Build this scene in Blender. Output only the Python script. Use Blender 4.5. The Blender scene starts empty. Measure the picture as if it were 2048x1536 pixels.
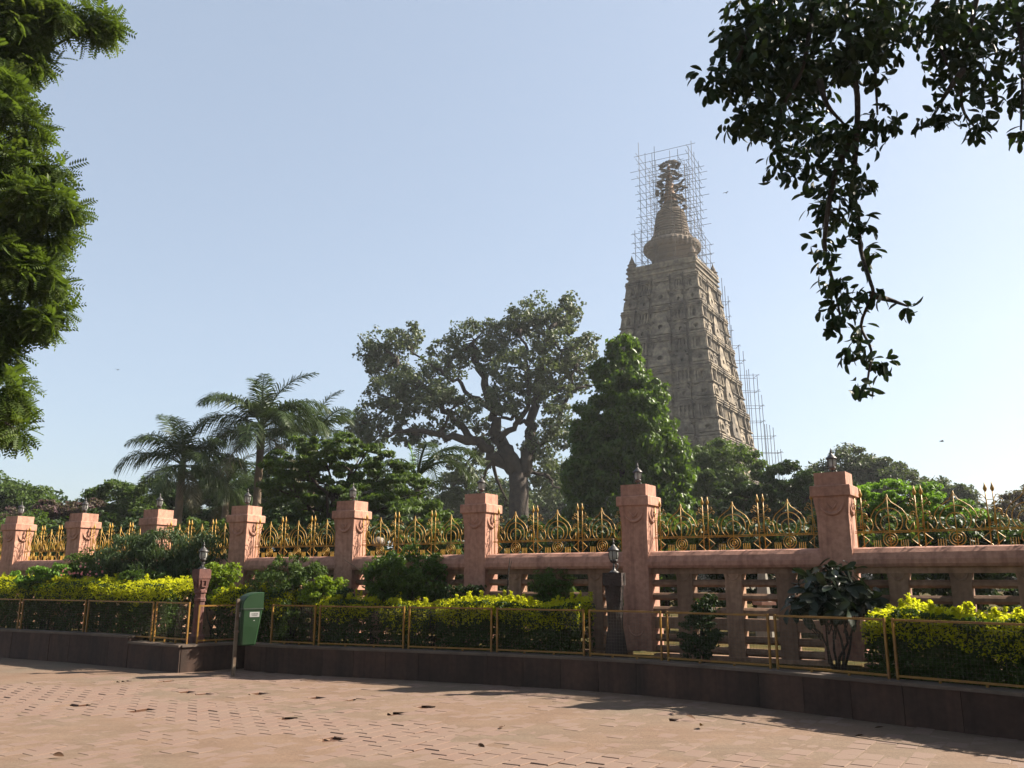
import bpy, math, random
import numpy as np
from mathutils import Vector, Matrix

R = math.radians
scene = bpy.context.scene
C = scene.collection
rnd = random.Random(7)

# ------------------------------------------------------------------ camera, sky, sun, exposure
FPX = 1700.0                       # focal length in pixels of a 2048 px wide picture
PITCH = math.atan((1157 - 768) / FPX)
EYE = 1.6
cp, sp = math.cos(PITCH), math.sin(PITCH)
cam_d = bpy.data.cameras.new('camera'); cam = bpy.data.objects.new('camera', cam_d); C.objects.link(cam)
cam_d.sensor_fit = 'HORIZONTAL'; cam_d.sensor_width = 36.0; cam_d.lens = 36.0 * FPX / 2048
cam_d.clip_start = 0.05; cam_d.clip_end = 6000
cam.location = (0, 0, EYE); cam.rotation_euler = (R(90) + PITCH, 0, 0)
scene.camera = cam

SUN_EL, SUN_AZ = R(39), R(76)      # azimuth measured from +Y towards +X
world = bpy.data.worlds.new('World'); scene.world = world; world.use_nodes = True
wn = world.node_tree.nodes; wl = world.node_tree.links; wn.clear()
sky = wn.new('ShaderNodeTexSky'); sky.sky_type = 'NISHITA'; sky.sun_disc = False
sky.sun_elevation = SUN_EL; sky.sun_rotation = SUN_AZ
sky.altitude = 50; sky.air_density = 1.0; sky.dust_density = 1.8; sky.ozone_density = 0.3
bg = wn.new('ShaderNodeBackground'); bg.inputs[1].default_value = 0.06
wo = wn.new('ShaderNodeOutputWorld')
veil = wn.new('ShaderNodeMix'); veil.data_type = 'RGBA'     # even, milky high haze over the whole sky
veil.inputs[0].default_value = .5; veil.inputs[7].default_value = (2.75, 3.2, 3.75, 1)
wl.new(sky.outputs[0], veil.inputs[6]); wl.new(veil.outputs[2], bg.inputs[0]); wl.new(bg.outputs[0], wo.inputs[0])
sun_d = bpy.data.lights.new('sun', 'SUN'); sun_d.energy = 5.0; sun_d.angle = R(0.6); sun_d.color = (1.0, 0.90, 0.76)
sun = bpy.data.objects.new('sun', sun_d); C.objects.link(sun)
SD = Vector((math.sin(SUN_AZ) * math.cos(SUN_EL), math.cos(SUN_AZ) * math.cos(SUN_EL), math.sin(SUN_EL)))
sun.rotation_euler = (-SD).to_track_quat('-Z', 'Y').to_euler(); sun.location = (30, 10, 40)
scene.view_settings.view_transform = 'Standard'; scene.view_settings.look = 'None'
scene.view_settings.gamma = 1.0; scene.view_settings.use_curve_mapping = False
scene.view_settings.exposure = 1.8

# ------------------------------------------------------------------ helpers
def ray(px, py):
    x = (px - 1024) / FPX; v = (768 - py) / FPX
    return Vector((x, cp - v * sp, sp + v * cp))
def gp(px, py, z=0.0):             # where a sight line meets the level z
    d = ray(px, py); t = (z - EYE) / d.z
    return Vector((d.x * t, d.y * t, z))
def at(px, py, Y):                 # a point at distance Y
    d = ray(px, py); t = Y / d.y
    return Vector((d.x * t, Y, EYE + d.z * t))
def mpp(p): return (p[1] * cp + (p[2] - EYE) * sp) / FPX     # metres per photo pixel at p

def tag(o, label=None, cat=None, group=None, kind=None):
    if label: o['label'] = label
    if cat: o['category'] = cat
    if group: o['group'] = group
    if kind: o['kind'] = kind
    return o
def empty(name, loc=(0, 0, 0), rz=0.0, label=None, cat=None, group=None):
    o = bpy.data.objects.new(name, None); C.objects.link(o)
    o.location = loc; o.rotation_euler = (0, 0, rz); o.empty_display_size = .2
    return tag(o, label, cat, group)
def link(name, me, parent=None, loc=(0, 0, 0), rot=(0, 0, 0), scale=(1, 1, 1), kind=None):
    o = bpy.data.objects.new(name, me); C.objects.link(o)
    o.location = loc; o.rotation_euler = rot; o.scale = scale
    if parent is not None: o.parent = parent
    if kind: o['kind'] = kind
    return o
def copy_tree(o, parent=None):
    c = o.copy(); C.objects.link(c); c.parent = parent
    for ch in list(o.children): copy_tree(ch, c)
    return c

class MB:
    def __init__(s): s.v = []; s.f = []
    def add(s, vs, fs):
        n = len(s.v); s.v.extend([tuple(p) for p in vs]); s.f.extend([tuple(i + n for i in f) for f in fs])
    def box(s, c, size, rz=0.0, top=None, M=None):
        hx, hy, hz = size[0] / 2, size[1] / 2, size[2] / 2
        tx, ty = (hx, hy) if top is None else (top[0] / 2, top[1] / 2)
        vs = [(-hx, -hy, -hz), (hx, -hy, -hz), (hx, hy, -hz), (-hx, hy, -hz), (-tx, -ty, hz), (tx, -ty, hz), (tx, ty, hz), (-tx, ty, hz)]
        ca, sa = math.cos(rz), math.sin(rz)
        vs = [(c[0] + x * ca - y * sa, c[1] + x * sa + y * ca, c[2] + z) for x, y, z in vs]
        s.add(vs, [(3, 2, 1, 0), (4, 5, 6, 7), (0, 1, 5, 4), (1, 2, 6, 5), (2, 3, 7, 6), (3, 0, 4, 7)])
    def tube(s, pts, r, n=6, closed=False):
        pts = [Vector(p) for p in pts]; m = len(pts)
        rs = r if hasattr(r, '__len__') else [r] * m
        vs = []; fs = []
        t0 = (pts[1] - pts[0]).normalized()
        u = t0.orthogonal().normalized()
        for i, p in enumerate(pts):
            if closed: t = (pts[(i + 1) % m] - pts[i - 1])
            else: t = (pts[min(i + 1, m - 1)] - pts[max(i - 1, 0)])
            if t.length < 1e-9: t = t0
            t.normalize()
            u = (u - t * u.dot(t))
            if u.length < 1e-6: u = t.orthogonal()
            u.normalize(); w = t.cross(u)
            for k in range(n):
                a = 2 * math.pi * k / n
                vs.append(p + (u * math.cos(a) + w * math.sin(a)) * rs[i])
        for i in range(m if closed else m - 1):
            j = (i + 1) % m
            for k in range(n):
                k2 = (k + 1) % n
                fs.append((i * n + k, i * n + k2, j * n + k2, j * n + k))
        if not closed:
            fs.append(tuple(range(n - 1, -1, -1))); fs.append(tuple((m - 1) * n + k for k in range(n)))
        s.add(vs, fs)
    def lathe(s, prof, c=(0, 0, 0), n=16, a0=0.0, rib=0.0, ribn=0):
        vs = []; fs = []; m = len(prof)
        for r, z in prof:
            for k in range(n):
                a = a0 + 2 * math.pi * k / n
                rr = r * (1 + (rib * abs(math.cos(ribn * a / 2)) if ribn else 0))
                vs.append((c[0] + rr * math.cos(a), c[1] + rr * math.sin(a), c[2] + z))
        for i in range(m - 1):
            for k in range(n):
                k2 = (k + 1) % n
                fs.append((i * n + k, i * n + k2, (i + 1) * n + k2, (i + 1) * n + k))
        fs.append(tuple(range(n - 1, -1, -1))); fs.append(tuple((m - 1) * n + k for k in range(n)))
        s.add(vs, fs)
    def loft(s, loops, cap=True):      # closed loops of equal length
        n = len(loops[0]); vs = [p for l in loops for p in l]; fs = []
        for i in range(len(loops) - 1):
            for k in range(n):
                k2 = (k + 1) % n
                fs.append((i * n + k, i * n + k2, (i + 1) * n + k2, (i + 1) * n + k))
        if cap:
            fs.append(tuple(range(n - 1, -1, -1))); fs.append(tuple((len(loops) - 1) * n + k for k in range(n)))
        s.add(vs, fs)
    def plate(s, outer, inner, y0, y1):  # a slab in the xz plane with a hole; outer/inner equal-length loops of (x,z)
        n = len(outer); vs = []
        for y in (y0, y1):
            for l in (outer, inner):
                vs += [(x, y, z) for x, z in l]
        fs = []
        for k in range(n):
            j = (k + 1) % n
            fs += [(k, j, n + j, n + k), (2 * n + j, 2 * n + k, 3 * n + k, 3 * n + j),
                   (k, 2 * n + k, 2 * n + j, j), (n + k, n + j, 3 * n + j, 3 * n + k)]
        s.add(vs, fs)
    def mesh(s, name, mat, smooth=False):
        me = bpy.data.meshes.new(name); me.from_pydata(s.v, [], s.f); me.validate()
        import bmesh
        bm = bmesh.new(); bm.from_mesh(me); bmesh.ops.recalc_face_normals(bm, faces=bm.faces); bm.to_mesh(me); bm.free()
        if smooth: me.polygons.foreach_set('use_smooth', [True] * len(me.polygons))
        if mat: me.materials.append(mat)
        me.update(); return me
    def build(s, name, mat, parent=None, smooth=False, loc=(0, 0, 0), rot=(0, 0, 0), kind=None):
        return link(name, s.mesh(name, mat, smooth), parent, loc, rot, kind=kind)

def np_mesh(name, V, F, mat, smooth=False):
    me = bpy.data.meshes.new(name); k = F.shape[1]
    me.vertices.add(len(V)); me.loops.add(F.size); me.polygons.add(len(F))
    me.vertices.foreach_set('co', V.astype(np.float32).ravel())
    me.loops.foreach_set('vertex_index', F.astype(np.int32).ravel())
    me.polygons.foreach_set('loop_start', np.arange(0, F.size, k, dtype=np.int32))
    if smooth: me.polygons.foreach_set('use_smooth', np.ones(len(F), dtype=bool))
    me.update(calc_edges=True)
    if mat: me.materials.append(mat)
    return me

# ---- value noise for terrain-like things
_ng = np.random.default_rng(3).random((256, 256))
def vnoise(x, y):
    xi = np.floor(x).astype(int); yi = np.floor(y).astype(int); fx = x - xi; fy = y - yi
    fx = fx * fx * (3 - 2 * fx); fy = fy * fy * (3 - 2 * fy)
    a = _ng[xi % 256, yi % 256]; b = _ng[(xi + 1) % 256, yi % 256]; c = _ng[xi % 256, (yi + 1) % 256]; d = _ng[(xi + 1) % 256, (yi + 1) % 256]
    return a * (1 - fx) * (1 - fy) + b * fx * (1 - fy) + c * (1 - fx) * fy + d * fx * fy
def fbm(x, y, o=4):
    t = 0; a = .5; s = 1.0
    for i in range(o): t = t + a * vnoise(x * s + 17 * i, y * s + 5 * i); a *= .5; s *= 2.03
    return t / (1 - .5 ** o)

# ------------------------------------------------------------------ materials
def nodes(name):
    m = bpy.data.materials.new(name); m.use_nodes = True
    nt = m.node_tree; b = nt.nodes['Principled BSDF']
    return m, nt, b
def vary(nt, c1, c2, scale=3.0, detail=6, lo=.35, hi=.65, stretch=None):
    g = nt.nodes.new('ShaderNodeNewGeometry'); n = nt.nodes.new('ShaderNodeTexNoise')
    n.inputs['Scale'].default_value = scale; n.inputs['Detail'].default_value = detail
    src = g.outputs['Position']
    if stretch:
        mp = nt.nodes.new('ShaderNodeMapping'); mp.inputs['Scale'].default_value = stretch
        nt.links.new(src, mp.inputs[0]); src = mp.outputs[0]
    nt.links.new(src, n.inputs['Vector'])
    r = nt.nodes.new('ShaderNodeValToRGB'); r.color_ramp.elements[0].position = lo; r.color_ramp.elements[1].position = hi
    r.color_ramp.elements[0].color = (*c1, 1); r.color_ramp.elements[1].color = (*c2, 1)
    nt.links.new(n.outputs[0], r.inputs[0]); return r.outputs[0]
def mixc(nt, a, b, fac, mode='MIX'):
    m = nt.nodes.new('ShaderNodeMix'); m.data_type = 'RGBA'; m.blend_type = mode
    for s, v in ((m.inputs[6], a), (m.inputs[7], b), (m.inputs[0], fac)):
        if hasattr(v, 'is_output'): nt.links.new(v, s)
        elif isinstance(v, float): s.default_value = v
        else: s.default_value = (*v, 1)
    return m.outputs[2]
def bump(nt, b, scale, strength, dist=.01, detail=6):
    g = nt.nodes.new('ShaderNodeNewGeometry'); n = nt.nodes.new('ShaderNodeTexNoise')
    n.inputs['Scale'].default_value = scale; n.inputs['Detail'].default_value = detail
    nt.links.new(g.outputs['Position'], n.inputs['Vector'])
    bp = nt.nodes.new('ShaderNodeBump'); bp.inputs['Strength'].default_value = strength; bp.inputs['Distance'].default_value = dist
    nt.links.new(n.outputs[0], bp.inputs['Height']); nt.links.new(bp.outputs[0], b.inputs['Normal'])
TONE = .6
def surf(name, c1, c2, scale=3, rough=.85, bs=30, bst=.4, bd=.01, metal=0.0, spec=.3, stain=None, stain_scale=1.2, stain_lo=.5, stain_hi=.75, stretch=None):
    m, nt, b = nodes(name)
    c1 = tuple(v * TONE for v in c1); c2 = tuple(v * TONE for v in c2)
    if stain: stain = tuple(v * TONE for v in stain)
    col = vary(nt, c1, c2, scale)
    if stain: 
        k = vary(nt, (0, 0, 0), (1, 1, 1), stain_scale, 8, stain_lo, stain_hi, stretch)
        col = mixc(nt, col, stain, k)
    nt.links.new(col, b.inputs['Base Color'])
    b.inputs['Roughness'].default_value = rough; b.inputs['Metallic'].default_value = metal; b.inputs['Specular IOR Level'].default_value = spec
    if bst: bump(nt, b, bs, bst, bd)
    return m
def leafmat(name, c1, c2, trans=.3, rough=.45, spec=.35, tcol=None):
    m, nt, b = nodes(name)
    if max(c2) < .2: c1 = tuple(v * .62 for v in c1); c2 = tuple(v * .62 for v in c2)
    g = nt.nodes.new('ShaderNodeNewGeometry')
    r = nt.nodes.new('ShaderNodeValToRGB'); r.color_ramp.elements[0].color = (*c1, 1); r.color_ramp.elements[1].color = (*c2, 1)
    nt.links.new(g.outputs['Random Per Island'], r.inputs[0])
    nt.links.new(r.outputs[0], b.inputs['Base Color'])
    b.inputs['Roughness'].default_value = rough + .1; b.inputs['Specular IOR Level'].default_value = spec * .4
    t = nt.nodes.new('ShaderNodeBsdfTranslucent')
    tc = tcol or (c2[0] * 1.3, c2[1] * 1.4, c2[2] * .6)
    t.inputs[0].default_value = (*tc, 1)
    mx = nt.nodes.new('ShaderNodeMixShader'); mx.inputs[0].default_value = trans
    nt.links.new(b.outputs[0], mx.inputs[1]); nt.links.new(t.outputs[0], mx.inputs[2])
    nt.links.new(mx.outputs[0], nt.nodes['Material Output'].inputs[0])
    return m

M = {}
M['dust'] = surf('dust', (.195, .122, .08), (.23, .15, .102), 1.1, .95, 60, .6, .008, stain=(.18, .135, .096), stain_scale=.5, stain_lo=.42, stain_hi=.68)
_nt = M['dust'].node_tree; _b = _nt.nodes['Principled BSDF']; _src = _b.inputs['Base Color'].links[0].from_socket
_c = mixc(_nt, _src, vary(_nt, (.8, .79, .78), (1.1, 1.1, 1.1), 26, 8, .3, .7), 1.0, 'MULTIPLY')
_c = mixc(_nt, _c, vary(_nt, (.9, .87, .85), (1.06, 1.06, 1.06), 3.3, 8, .3, .62, (.35, 1.6, 1)), 1.0, 'MULTIPLY')
_nt.links.new(_c, _b.inputs['Base Color'])
def paver_mat():
    m, nt, b = nodes('paver')
    oi = nt.nodes.new('ShaderNodeNewGeometry')
    r = nt.nodes.new('ShaderNodeValToRGB'); r.color_ramp.elements[0].color = (.12, .07, .05, 1); r.color_ramp.elements[1].color = (.13, .083, .06, 1)
    nt.links.new(oi.outputs['Random Per Island'], r.inputs[0])
    d = vary(nt, (.123, .082, .058), (.117, .067, .048), 2.2, 6, .35, .7)
    col = mixc(nt, r.outputs[0], d, .55)
    nt.links.new(col, b.inputs['Base Color']); b.inputs['Roughness'].default_value = .9
    bump(nt, b, 45, .5, .006); return m
M['paver'] = paver_mat()
M['earth'] = surf('earth', (.13, .09, .035), (.06, .06, .022), 2.2, .98, 20, .5, .01, spec=.03)
M['joint'] = surf('joint', (.10, .045, .028), (.13, .06, .027), 6, .95, 60, .5)
M['grass'] = surf('dry_grass', (.20, .15, .06), (.14, .14, .05), 1.2, .95, 12, 1, .04)
M['curb'] = surf('curb_stone', (.115, .062, .042), (.08, .045, .032), 2.2, .8, 40, .3, .006, stain=(.042, .028, .02), stain_scale=1.6, stain_lo=.5, stain_hi=.72, stretch=(1, 1, .25))
M['coping'] = surf('coping_stone', (.19, .145, .11), (.14, .10, .078), 3, .85, 40, .4, .006, stain=(.10, .08, .06), stain_scale=2.5)
M['pink'] = surf('pink_render', (.60, .325, .23), (.53, .275, .195), 1.6, .85, 55, .4, .008, stain=(.40, .21, .15), stain_scale=1.5, stain_lo=.47, stain_hi=.8, stretch=(2.2, 2.2, .4))
M['buff'] = surf('buff_render', (.45, .28, .18), (.38, .23, .15), 1.8, .85, 55, .4, .008, stain=(.24, .15, .10), stain_scale=1.3, stain_lo=.52, stain_hi=.8, stretch=(1.6, 1.6, .35))
for _k in ('pink', 'buff', 'curb'):
    _nt = M[_k].node_tree; _b = _nt.nodes['Principled BSDF']; _src = _b.inputs['Base Color'].links[0].from_socket
    _f = .12 if _k == 'tower' else 1.0
    _c = mixc(_nt, _src, vary(_nt, (.55, .52, .5), (1.05, 1.05, 1.05), 5 * _f, 10, .34, .52, (2.2, 2.2, .16)), .5, 'MULTIPLY')
    _c = mixc(_nt, _c, vary(_nt, (.82, .8, .8), (1.1, 1.1, 1.1), 14 * _f, 8, .35, .65), 1.0, 'MULTIPLY')
    if _k != 'pink':
        _oi = _nt.nodes.new('ShaderNodeObjectInfo'); _r = _nt.nodes.new('ShaderNodeValToRGB')
        _r.color_ramp.elements[0].color = (.72, .7, .68, 1); _r.color_ramp.elements[1].color = (1.15, 1.12, 1.1, 1)
        _nt.links.new(_oi.outputs['Random'], _r.inputs[0]); _c = mixc(_nt, _c, _r.outputs[0], 1.0, 'MULTIPLY')
    _nt.links.new(_c, _b.inputs['Base Color'])
M['gold'] = surf('gold_paint', (.62, .345, .04), (.48, .265, .035), 8, .45, 60, .15, .002, metal=.15, spec=.4, stain=(.2, .12, .04), stain_scale=5, stain_lo=.55, stain_hi=.8)
M['yellow'] = surf('yellow_paint', (.36, .18, .016), (.26, .125, .015), 6, .5, 60, .2, .002, spec=.4, stain=(.22, .09, .03), stain_scale=4, stain_lo=.55, stain_hi=.72)
M['wire'] = surf('wire', (.16, .14, .11), (.22, .19, .15), 20, .5, 0, 0, metal=.6)
M['lampmetal'] = surf('lamp_metal', (.055, .05, .048), (.12, .11, .105), 14, .45, 80, .2, .002, metal=.4, spec=.5)
M['redstone'] = surf('red_sandstone', (.20, .085, .065), (.14, .06, .05), 6, .8, 50, .4, .005, stain=(.07, .035, .03), stain_scale=3)
M['darkstone'] = surf('dark_stone', (.055, .035, .028), (.03, .021, .018), 7, .75, 30, .9, .02)
M['bingreen'] = surf('bin_green', (.011, .047, .012), (.015, .056, .016), 5, .55, 90, .08, .002, spec=.25, stain=(.04, .06, .035), stain_scale=4, stain_lo=.55, stain_hi=.85, stretch=(1, 1, .3))
M['bingrey'] = surf('bin_lid', (.05, .075, .05), (.06, .085, .06), 8, .5, 90, .1, .002, stain=(.11, .11, .09), stain_scale=5)
M['steel'] = surf('post_steel', (.26, .2, .14), (.2, .15, .1), 9, .6, 60, .2, .002, metal=.2, stain=(.14, .08, .05), stain_scale=8)
M['white'] = surf('white_label', (.5, .5, .48), (.42, .42, .4), 12, .6, 0, 0)
M['ink'] = surf('ink', (.05, .06, .05), (.05, .06, .05), 4, .6, 0, 0)
M['tower'] = surf('temple_stone', (.36, .295, .21), (.28, .232, .168), .5, .9, 4, .8, .08, stain=(.085, .07, .055), stain_scale=.6, stain_lo=.45, stain_hi=.68, stretch=(1, 1, .35))
M['spire'] = surf('spire_stone', (.19, .145, .105), (.24, .175, .12), .8, .9, 5, .7, .05, stain=(.11, .09, .075), stain_scale=.7)
M['spiregold'] = surf('spire_gilt', (.30, .155, .065), (.22, .115, .055), 2, .6, 6, .5, .04, metal=.2)
_nt = M['tower'].node_tree; _b = _nt.nodes['Principled BSDF']; _src = _b.inputs['Base Color'].links[0].from_socket
_c = mixc(_nt, _src, vary(_nt, (.45, .43, .42), (1.15, 1.15, 1.15), .9, 10, .38, .55, (.5, .5, 1.6)), .8, 'MULTIPLY')
_c = mixc(_nt, _c, vary(_nt, (.6, .58, .57), (1.15, 1.15, 1.15), 2.6, 8, .36, .6), .9, 'MULTIPLY')
_nt.links.new(_c, _b.inputs['Base Color'])
M['bamboo'] = surf('bamboo', (.10, .075, .055), (.065, .05, .038), 2, .7, 0, 0)
M['plank'] = surf('plank', (.16, .12, .085), (.09, .075, .055), 1.5, .9, 6, .5, .03)
M['bark'] = surf('bark', (.075, .055, .04), (.04, .03, .024), 3, .9, 14, 1, .05)
M['palmbark'] = surf('palm_bark', (.24, .17, .115), (.15, .115, .085), 4, .9, 18, .7, .03)
M['crownshaft'] = surf('crownshaft', (.10, .14, .05), (.14, .16, .06), 3, .6, 20, .2)
M['bougain'] = leafmat('bougainvillea', (.12, .05, .08), (.10, .09, .05), .3)
M['l_neem'] = leafmat('neem_leaf', (.055, .10, .018), (.105, .15, .034), .4)
M['l_neem_dry'] = leafmat('neem_leaf_young', (.10, .15, .03), (.15, .19, .05), .35)
M['l_fig'] = leafmat('fig_leaf', (.02, .042, .012), (.035, .06, .018), .12, .4)
M['l_bodhi'] = leafmat('pipal_leaf', (.07, .10, .045), (.125, .155, .08), .25, .4, .5)
M['l_cone'] = leafmat('mast_leaf', (.035, .08, .012), (.115, .19, .028), .35, .35, .5)
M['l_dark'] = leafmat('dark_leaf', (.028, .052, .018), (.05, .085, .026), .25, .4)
M['l_mid'] = leafmat('mid_leaf', (.055, .10, .022), (.105, .16, .04), .35, .4)
M['l_bright'] = leafmat('bright_leaf', (.07, .14, .02), (.12, .21, .035), .4, .4)
M['l_pale'] = leafmat('pale_leaf', (.075, .10, .05), (.11, .14, .07), .25, .4, .4)
M['l_hedge'] = leafmat('hedge_leaf', (.035, .065, .012), (.06, .10, .02), .3, .45)
M['l_gold'] = leafmat('golden_leaf', (.27, .30, .01), (.42, .39, .012), .55, .5, .3, (.6, .62, .02))
M['l_lime'] = leafmat('lime_leaf', (.09, .15, .014), (.15, .20, .02), .4, .45)
M['l_gloss'] = leafmat('gloss_leaf', (.012, .022, .01), (.024, .038, .016), .08, .25, .6)
M['l_olea'] = leafmat('oleander_leaf', (.05, .085, .035), (.09, .135, .06), .25, .4)
M['l_palm'] = leafmat('palm_leaf', (.035, .06, .018), (.07, .105, .032), .2, .38, .5)
M['l_palmdead'] = leafmat('palm_dead', (.11, .09, .055), (.08, .085, .045), .2, .5)
M['pinkflower'] = leafmat('pink_flower', (.55, .16, .2), (.6, .25, .25), .3)
M['dryleaf'] = leafmat('dry_leaf', (.10, .05, .028), (.14, .075, .04), .1, .6)
M['birdgrey'] = surf('bird', (.05, .05, .05), (.08, .08, .08), 10, .7, 0, 0)
M['globe'] = surf('globe', (.3, .24, .18), (.26, .2, .15), 4, .6, 0, 0)
M['paleplaster'] = surf('pale_plaster', (.38, .34, .28), (.3, .27, .22), 2, .8, 30, .2)
mg, nt, b = nodes('frosted_glass')
b.inputs['Base Color'].default_value = (.4, .4, .37, 1); b.inputs['Roughness'].default_value = .3
b.inputs['Transmission Weight'].default_value = .45; b.inputs['IOR'].default_value = 1.3
M['glass'] = mg

# ------------------------------------------------------------------ curb line (pavement edge)
def smooth(pts, n=10):
    pts = [Vector(p) for p in pts]; out = []
    P = [pts[0] * 2 - pts[1]] + pts + [pts[-1] * 2 - pts[-2]]
    for i in range(1, len(P) - 2):
        for k in range(n):
            t = k / n
            out.append(.5 * (2 * P[i] + (P[i + 1] - P[i - 1]) * t + (2 * P[i - 1] - 5 * P[i] + 4 * P[i + 1] - P[i + 2]) * t * t + (3 * P[i] - P[i - 1] - 3 * P[i + 1] + P[i + 2]) * t ** 3))
    out.append(pts[-1]); return out
LEFT = [(-22, 24.5, 0), (-15.5, 21.2, 0), (-10.7, 18.5, 0), (-8.1, 17.05, 0), (-5.8, 15.5, 0)]
RIGHT = [(-5.0, 16.15, 0), (-4.3, 15.6, 0), (-3.25, 15.1, 0), (-1.15, 14.2, 0), (.45, 13.45, 0), (1.28, 12.98, 0), (2.17, 12.33, 0), (3.21, 11.38, 0), (4.25, 10.2, 0), (5.2, 9.15, 0), (6.6, 7.4, 0), (8.3, 5.0, 0), (10, 2.0, 0)]
lc, rc = smooth(LEFT, 8), smooth(RIGHT, 8)
def cum(pl):
    d = [0.0]
    for a, b_ in zip(pl, pl[1:]): d.append(d[-1] + (b_ - a).length)
    return d
def sample(pl, s, off=0.0):        # point at arc length s, moved off to the planted side
    d = cum(pl); s = max(0, min(s, d[-1] - 1e-6)); i = max(k for k in range(len(pl) - 1) if d[k] <= s)
    t = (s - d[i]) / (d[i + 1] - d[i]); p = pl[i].lerp(pl[i + 1], t)
    tg = (pl[min(i + 2, len(pl) - 1)] - pl[max(i - 1, 0)]).normalized()
    nrm = Vector((-tg.y, tg.x, 0))
    return p + nrm * off, tg
def arc_of_px(pl, px):             # arc length at which the line crosses a sight column
    d = cum(pl); best = None
    x_first = 1024 + FPX * pl[0].x / (pl[0].y * cp + (pl[0].z - EYE) * sp)
    if px <= x_first: return 0.0
    for i, p in enumerate(pl):
        if p.y < .5: continue
        x = 1024 + FPX * p.x / (p.y * cp + (p.z - EYE) * sp)
        if best is not None and (best[0] - px) * (x - px) <= 0 and abs(x - best[0]) > 1e-6:
            t = (px - best[0]) / (x - best[0]); return best[1] + t * (d[i] - best[1])
        best = (x, d[i])
    return d[-1]
HL, HR = .57, .47                  # kerb heights

# ------------------------------------------------------------------ ground
m = MB()
m.add([(-3000, -3000, -.12), (3000, -3000, -.12), (3000, 3000, -.12), (-3000, 3000, -.12)], [(0, 1, 2, 3)])
tag(m.build('ground', M['grass']), kind='structure')
# planting bed and garden: everything behind the kerb line, raised
edge = [sample(lc, s, .12)[0] for s in np.linspace(0, cum(lc)[-1] - .01, 40)]
end_l = sample(lc, cum(lc)[-1] - .01, .12)[0]
edge += [Vector((-5.0, 16.25, 0))]
edge += [sample(rc, s, .12)[0] for s in np.linspace(.05, cum(rc)[-1] - .01, 70)]
m = MB(); vs = []; fs = []
for i, p in enumerate(edge):
    t = i / (len(edge) - 1); far = Vector((-400 + 1000 * t, 600, 0)).lerp(Vector((1200, 300 - 400 * t, 0)), max(0, t - .5) * 1.2)
    q = p + (far - p) * .004 + Vector((0, 0, 0))
    vs += [(p.x, p.y, .40), (q.x, q.y, .41), (far.x, far.y, .42)]
for i in range(len(edge) - 1):
    for k in range(2): fs.append((i * 3 + k, i * 3 + 3 + k, i * 3 + 4 + k, i * 3 + 1 + k))
m.add(vs, fs); tag(m.build('garden_ground', M['earth']), kind='structure')

# ---- pavement of clay pavers under drifted dust
pav_root = tag(empty('pavement'), kind='structure')
m = MB(); m.add([(-40, -30, -.028), (40, -30, -.028), (40, 40, -.028), (-40, 40, -.028)], [(0, 1, 2, 3)])
m.build('bedding', M['joint'], pav_root)
ANG = R(-33); ax = np.array([math.cos(ANG), math.sin(ANG)]); ay = np.array([-math.sin(ANG), math.cos(ANG)])
LA, LB, GAP = .20, .30, .009
allc = [np.array([p.x, p.y]) for p in lc] + [np.array([p.x, p.y]) for p in rc]
cl = np.array(allc)
def behind(x, y):                  # beyond the kerb line?
    xs = cl[:, 0]; o = np.argsort(xs); return y > np.interp(x, xs[o], cl[o, 1]) + .05
band = [gp(-60, 1382), gp(250, 1405), gp(420, 1420), gp(560, 1437), gp(700, 1465), gp(860, 1500), gp(1060, 1520), gp(1400, 1560)]
band = np.array([(p.x, p.y) for p in band])
def band_d(x, y):
    d = np.full(np.shape(x), 1e9)
    for a, b_ in zip(band, band[1:]):
        ab = b_ - a; t = np.clip(((x - a[0]) * ab[0] + (y - a[1]) * ab[1]) / (ab @ ab), 0, 1)
        d = np.minimum(d, np.hypot(x - a[0] - t * ab[0], y - a[1] - t * ab[1]))
    return d
def dust_h(x, y):
    n = fbm(x * .9 + 40, y * .9 + 11, 5); n2 = fbm(x * 6, y * 6, 3)
    e = np.exp(-(band_d(x, y) / .6) ** 2) * .85 + (n - .5) * 2.0 + (n2 - .5) * .7
    return .0014 - .0075 * np.clip((e - .1) / .5, 0, 1) - .008 * np.clip((e - .7) / .3, 0, 1) + .006 * (n2 - .5) + .003 * (n - .5)
holes = [(515, 1388), (375, 1384), (245, 1363), (350, 1379), (268, 1421), (790, 1428), (846, 1414), (412, 1387), (632, 1395), (690, 1400), (660, 1478), (150, 1410), (330, 1362), (575, 1437), (1350, 1440)]
hp = np.array([(gp(*h).x, gp(*h).y) for h in holes])
pg = np.random.default_rng(5)
cells = []
for i in range(-70, 70):
    for j in range(-50, 60):
        u = i * LA; v = j * LB + (LB / 2 if i % 2 else 0)
        x, y = u * ax + v * ay
        if y < 5.2 or y > 24 or abs(x) > 14 or behind(x, y): continue
        hd = np.hypot(hp[:, 0] - x, hp[:, 1] - y).min()
        cells.append((x, y, hd))
kept = [(x, y) for x, y, hd in cells if hd > .14]
vis = [(math.hypot(x, y), x, y) for x, y in kept if y > 7.0 and abs(x) < .62 * y + .1 and dust_h(np.array(x), np.array(y)) < .0005]
vis.sort(); near = set((x, y) for _, x, y in vis[:300])
pm = []
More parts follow.
